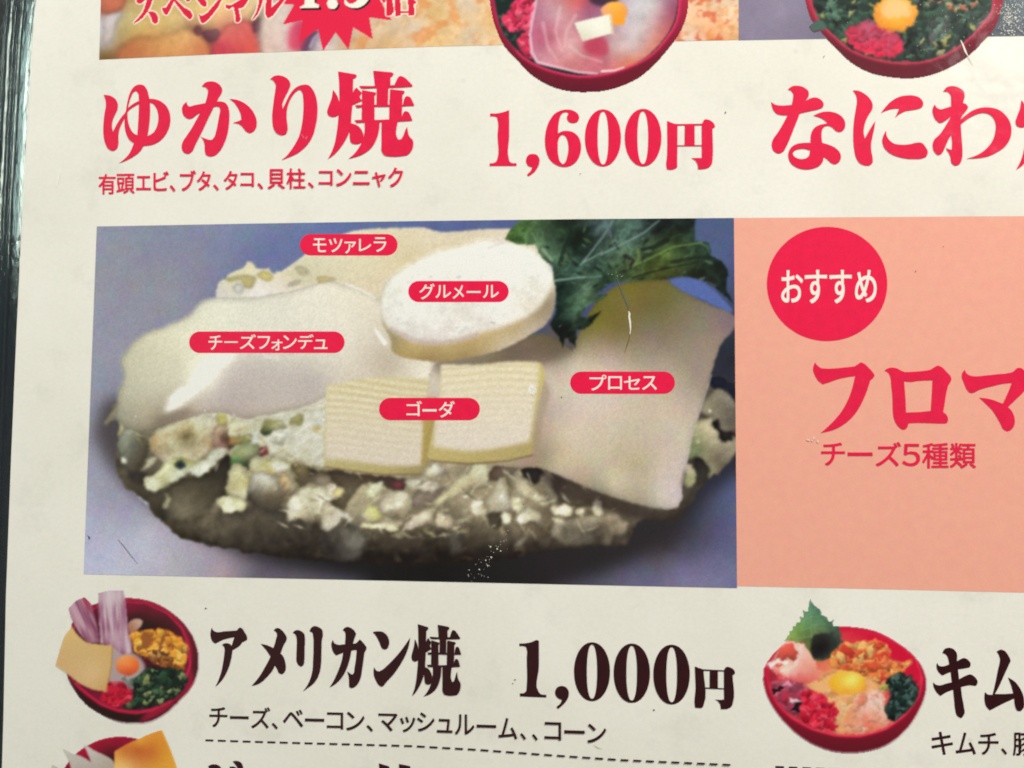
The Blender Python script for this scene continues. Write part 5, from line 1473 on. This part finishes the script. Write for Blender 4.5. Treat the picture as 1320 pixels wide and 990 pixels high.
glyphs(g, 840, 130, 9.9,
       "198,255! 240,275 290,292 330,296! 328,560 325,850! 290,870 235,880 200,872 190,845 198,700",
       "325,297! 640,293! 640,313! 325,315!", "425,297! 548,297! 548,570! 420,570!", "325,567! 645,565! 645,578! 325,580!",
       "640,293! 685,237 700,237 805,315 808,330 775,355! 775,760 770,800 730,850 660,870 595,874! 585,810 560,765 503,730! 640,730! 640,500")
g.build('price', [RED], menu, 'red price 1,600円')

g = Geo(9e-5)
glyphs(g, 660, 815, 9,
       "85,130! 150,128 220,115 300,92 312,100! 312,400 308,690 330,715 398,725! 398,755! 200,748 92,742! 92,708! 140,703 165,680 170,640 172,300 172,200 160,170 130,160 88,160!",
       "580,622 630,640 658,690 655,745 620,810 570,860 533,890! 515,865! 560,825 580,785! 535,765 503,720 503,675 530,635")
g.add(zero(740.0, 786.3, 827.8, 903.6, 756.4, 769.8, 830.8, 900.6))
g.add(zero(791.1, 837.8, 829.4, 905.8, 807.4, 821.2, 832.4, 902.8))
g.add(zero(842.2, 889.1, 830.9, 907.8, 858.9, 872.8, 834.1, 905.0))
glyphs(g, 840, 820, 9,
       "500,350! 540,365 600,385! 602,800 590,825 540,832 505,825 500,800 510,600 505,450",
       "600,383! 840,395! 840,408! 600,400!", "675,388! 768,392! 768,602! 672,598!", "600,592! 840,603! 840,615! 600,606!",
       "838,390! 870,355 885,355 965,420 962,435 938,450! 942,770 925,815 880,840 803,845! 795,790 770,755 735,732! 800,738 840,733!")
g.build('price', [DARK], menu, 'dark brown price 1,000円')

# small gothic lines
g = Geo(9e-5)
letters(g, '有頭エビ、ブタ、タコ', [(45, 90, 185, 255), (190, 88, 338, 250), (350, 105, 470, 222), (490, 68, 615, 228), (622, 180, 668, 235),
        (705, 60, 835, 228), (842, 68, 955, 225), (975, 175, 1020, 225), (1060, 65, 1172, 218), (1195, 80, 1305, 194)], 120, 210, 6.286, bold=0.40)
letters(g, '、貝柱、コンニャク', [(75, 163, 122, 215), (158, 50, 298, 213), (312, 45, 465, 212), (485, 158, 532, 205), (572, 65, 685, 183),
        (713, 50, 837, 190), (850, 65, 985, 178), (1005, 75, 1115, 195), (1135, 38, 1255, 195)], 320, 210, 6.286, bold=0.40)
g.build('ingredient_line', [RED], menu, 'small red line 有頭エビ、ブタ、タコ、貝柱、コンニャク')

g = Geo(9e-5)
letters(g, 'チーズ、ベーコン、マッ', [(25, 55, 138, 182), (155, 112, 272, 131), (288, 55, 408, 190), (418, 155, 455, 195), (488, 70, 615, 182),
        (627, 127, 748, 147), (765, 88, 868, 195), (887, 85, 1002, 203), (1015, 168, 1055, 210), (1090, 95, 1210, 208), (1226, 116, 1322, 213)],
        265, 900, 4.889, bold=0.27, slope=0.02)
letters(g, 'シュルーム、、コーン', [(62, 40, 172, 160), (187, 80, 285, 168), (300, 52, 423, 180), (438, 117, 560, 136), (575, 75, 693, 208),
        (712, 170, 748, 212), (787, 175, 822, 217), (865, 100, 970, 215), (990, 152, 1118, 173), (1135, 112, 1253, 232)],
        525, 910, 4.889, bold=0.27, slope=0.03)
g.build('ingredient_line', [DARK], menu, 'small dark line チーズ、ベーコン、マッシュルーム、、コーン')

g = Geo(9e-5)
letters(g, 'キムチ、豚', [(110, 80, 388, 383), (425, 92, 688, 382), (722, 95, 985, 383), (1020, 297, 1095, 383), (1172, 92, 1462, 395)], 1190, 935, 10.154, bold=0.27)
g.build('ingredient_line', [DARK], menu, 'small dark line キムチ、豚 at the right edge')

g = Geo(9e-5)
letters(g, 'チーズ５種類', [(50, 62, 235, 242), (255, 138, 448, 168), (472, 58, 668, 248), (677, 72, 815, 245), (832, 65, 1035, 262), (1045, 65, 1248, 262)], 1050, 560, 6, bold=0.40)
g.build('ingredient_line', [RED], menu, 'small red line チーズ5種類 on the salmon panel')

# round badge
g = Geo(7e-5)
g.add([ellipse(1066.1, 366.1, 77.6, 73.7)])
badge = g.build('round_badge', [HOT], menu)
g = Geo(9e-5)
letters(g, 'おすすめ', [(105, 162, 352, 530), (372, 158, 625, 538), (652, 158, 905, 538), (942, 158, 1187, 527)], 995, 330, 8.8, bold=0.5)
g.build('lettering', [CREAM], badge, 'cream lettering おすすめ')

# red name tags on the cheese photograph
TAGS = [('モツァレラ', 380, 295, 4.714, (32, 32, 625, 162), [(112, 58, 192, 142), (208, 58, 290, 142), (302, 78, 372, 150), (390, 62, 465, 137), (480, 52, 557, 140)]),
        ('グルメール', 380, 295, 4.714, (690, 317, 1300, 445), [(757, 333, 850, 428), (855, 342, 950, 420), (960, 342, 1028, 425), (1045, 378, 1130, 390), (1143, 342, 1240, 420)]),
        ('チーズフォンデュ', 100, 270, 3.0, (432, 472, 1033, 555), [(507, 487, 560, 543), (568, 510, 620, 516), (628, 483, 690, 540), (697, 490, 745, 540), (750, 503, 793, 545), (795, 487, 848, 540), (853, 483, 913, 540), (915, 503, 967, 540)]),
        ('プロセス', 530, 270, 3.0, (615, 627, 1020, 713), [(690, 640, 755, 700), (762, 645, 815, 697), (823, 645, 885, 697), (893, 645, 950, 698)]),
        ('ゴーダ', 400, 460, 4.125, (366, 218, 902, 337), [(512, 235, 593, 315), (597, 278, 672, 291), (683, 235, 768, 322)])]
for txt, ox, oy, s, (a, b, c, d), boxes in TAGS:
    g = Geo(9e-5)
    g.add([pill(ox + a / s, oy + b / s, ox + c / s, oy + d / s)], 0)
    g.z = 1.1e-4
    letters(g, txt, boxes, ox, oy, s, 1, bold=0.17)
    g.build('name_tag', [HOT, CREAM], cheese_photo, 'red pill with cream lettering ' + txt)

# dashed rules
g = Geo(9e-5)
KX, KY = [262, 345, 530, 620, 702, 798.5, 947], [954.0, 956.5, 961.4, 966.5, 972.6, 979.2, 985.8]
x = 265.0
while x < 941:
    y0, y1 = np.interp([x, x + 10.2], KX, KY)
    g.add([np.array([(x, y0 - 1.15), (x + 10.2, y1 - 1.15), (x + 10.2, y1 + 1.15), (x, y0 + 1.15)])])
    x += 15.98 if x < 500 else 16.4
g.build('dashed_line', [DARK], menu)
g = Geo(9e-5)
for i in range(40):
    x = 999.5 + i * 17.4
    y = 987.2 + i * 0.75
    g.add([np.array([(x, y), (x + 11, y + 0.4), (x + 11, y + 3.0), (x, y + 2.6)])])
g.build('dashed_line', [DARK], menu)

# ------------------------------------------------------------------ wear on the laminate, its glints painted pale
rs = random.Random(5)


def nick(g, x, y, r, ang=None, el=1.0):
    ang = rs.uniform(0, 6.28) if ang is None else ang
    p = []
    for k in range(7):
        t = 2 * math.pi * k / 7
        q = r * rs.uniform(0.55, 1.1)
        u, v = q * el * math.cos(t), q * math.sin(t)
        p.append((x + u * math.cos(ang) - v * math.sin(ang), y + u * math.sin(ang) + v * math.cos(ang)))
    g.add([np.array(p)], 0, 1e-7)


def wire(name, pts, w, mat, z=1.5e-4):
    """thin raised scratch: a low ridge along a line of photo pixels"""
    P = np.array(pts, float)
    v, f = [], []
    for i, p in enumerate(P):
        d = unit(P[min(i + 1, len(P) - 1)] - P[max(i - 1, 0)])
        nrm = np.array([-d[1], d[0]])
        ww = w * (0.35 if i in (0, len(P) - 1) else rs.uniform(0.7, 1.2))
        for k, h in ((-1, 0), (0, 1), (1, 0)):
            q = px(*(p + nrm * ww * k))
            v.append((q[0], q[1], z + h * ww * 2e-5))
    for i in range(len(P) - 1):
        for k in range(2):
            a = i * 3 + k
            f.append((a, a + 1, a + 4, a + 3))
    return mesh_obj(name, v, f, mat, menu)


wire('scratch', [(795, 358), (799, 369), (804, 382), (809, 393), (811, 401)], 0.8, scuff_mat('dull_scratch', (96, 110, 96), 0.3))
wire('scratch', [(810.5, 401), (811.5, 405), (811, 408), (812.3, 416), (812.8, 424), (812, 431)], 1.1, GLINT_SCUFF)  # glint along the scratch, painted pale
wire('scratch', [(812, 432), (809, 443), (805, 455)], 0.4, DIRT)
wire('scratch', [(152, 695), (160, 704), (169, 716), (178, 727)], 0.4, scuff_mat('grey_scratch', (140, 137, 150), 0.5))
wire('scratch', [(113, 690), (116, 693), (115, 696)], 0.6, DIRT)
wire('scratch', [(1238, 52), (1241, 58), (1244, 66), (1247, 72)], 1.4, GLINT_SCUFF)
wire('scratch', [(1244, 66), (1249, 75), (1254, 84)], 0.7, GLINT_SCUFF)
wire('scratch', [(79, 219), (76, 229), (73, 241)], 0.8, GLINT_SCUFF)  # scratch catching light, its highlight painted white
g = Geo(1.6e-4)
for k in range(46):
    t = rs.random()
    nick(g, 657 - 46 * t + rs.gauss(0, 3 + 4 * t), 682 + 62 * t + rs.gauss(0, 4), rs.choice((0.3, 0.4, 0.5, 0.6, 1.1)))
o = g.build('scuff', [GLINT_SCUFF], menu, 'spray of tiny nicks with sparkle painted white over the dark lower edge of the cheese photo')  # sparkle of the nicks painted as white shapes
o['kind'] = 'stuff'
g = Geo(1.6e-4)
for k in range(260):
    nick(g, rs.gauss(1303, 9), rs.gauss(24, 15), rs.uniform(0.25, 0.8), el=1.6)
for k in range(40):
    nick(g, rs.gauss(1215, 60), rs.gauss(30, 22), rs.uniform(0.25, 0.55))
o = g.build('scuff', [GLINT_SCUFF], menu, 'tiny nicks with glitter painted white beside the bowl at the top right')  # specular glitter put in as white nicks
o['kind'] = 'stuff'
g = Geo(1.6e-4)
for (x, y, r) in [(1042, 567, 2.2), (1049, 565, 2.4), (1054, 569, 2.0), (1047, 568, 1.6)]:
    nick(g, x, y, r, el=1.3)
g.build('scuff', [scuff_mat('rubbed_spot', (250, 205, 185))], menu)
g = Geo(1.6e-4)
for (x, y, r) in [(391, 177, 1.8), (395, 178.5, 1.5), (396, 176.5, 1.2), (389.5, 174.5, 1.3)]:
    nick(g, x, y, r)
g.build('scuff', [scuff_mat('worn_red', (236, 105, 125))], menu)
g = Geo(1.6e-4)
for k in range(16):
    nick(g, rs.gauss(686, 2.2), rs.gauss(503, 2.6), rs.uniform(0.4, 1.1))
g.build('scuff', [GLINT_SCUFF], menu)
g = Geo(1.6e-4)
for k in range(8):
    nick(g, rs.gauss(795, 5), rs.gauss(355, 4), rs.uniform(0.3, 0.6))
g.build('scuff', [GLINT_SCUFF], menu)
for (x, y, r) in [(265.5, 784, 1.0), (115, 693.5, 0.9), (1180, 350, 0.8), (935, 145, 0.9), (1062, 73, 0.8), (748, 224, 0.7), (724, 512, 0.8), (675, 650, 0.6), (1216, 318, 0.7), (664, 876, 0.9), (661, 881, 0.8), (843, 915, 1.1)]:
    g = Geo(1.6e-4)
    nick(g, x, y, r, el=1.4)
    g.build('speck', [DIRT], menu)
wire('scratch', [(765, 960), (770, 963.5), (776, 965)], 0.4, scuff_mat('faint_scratch', (170, 160, 148)))
bpy.data.objects.remove(FO)
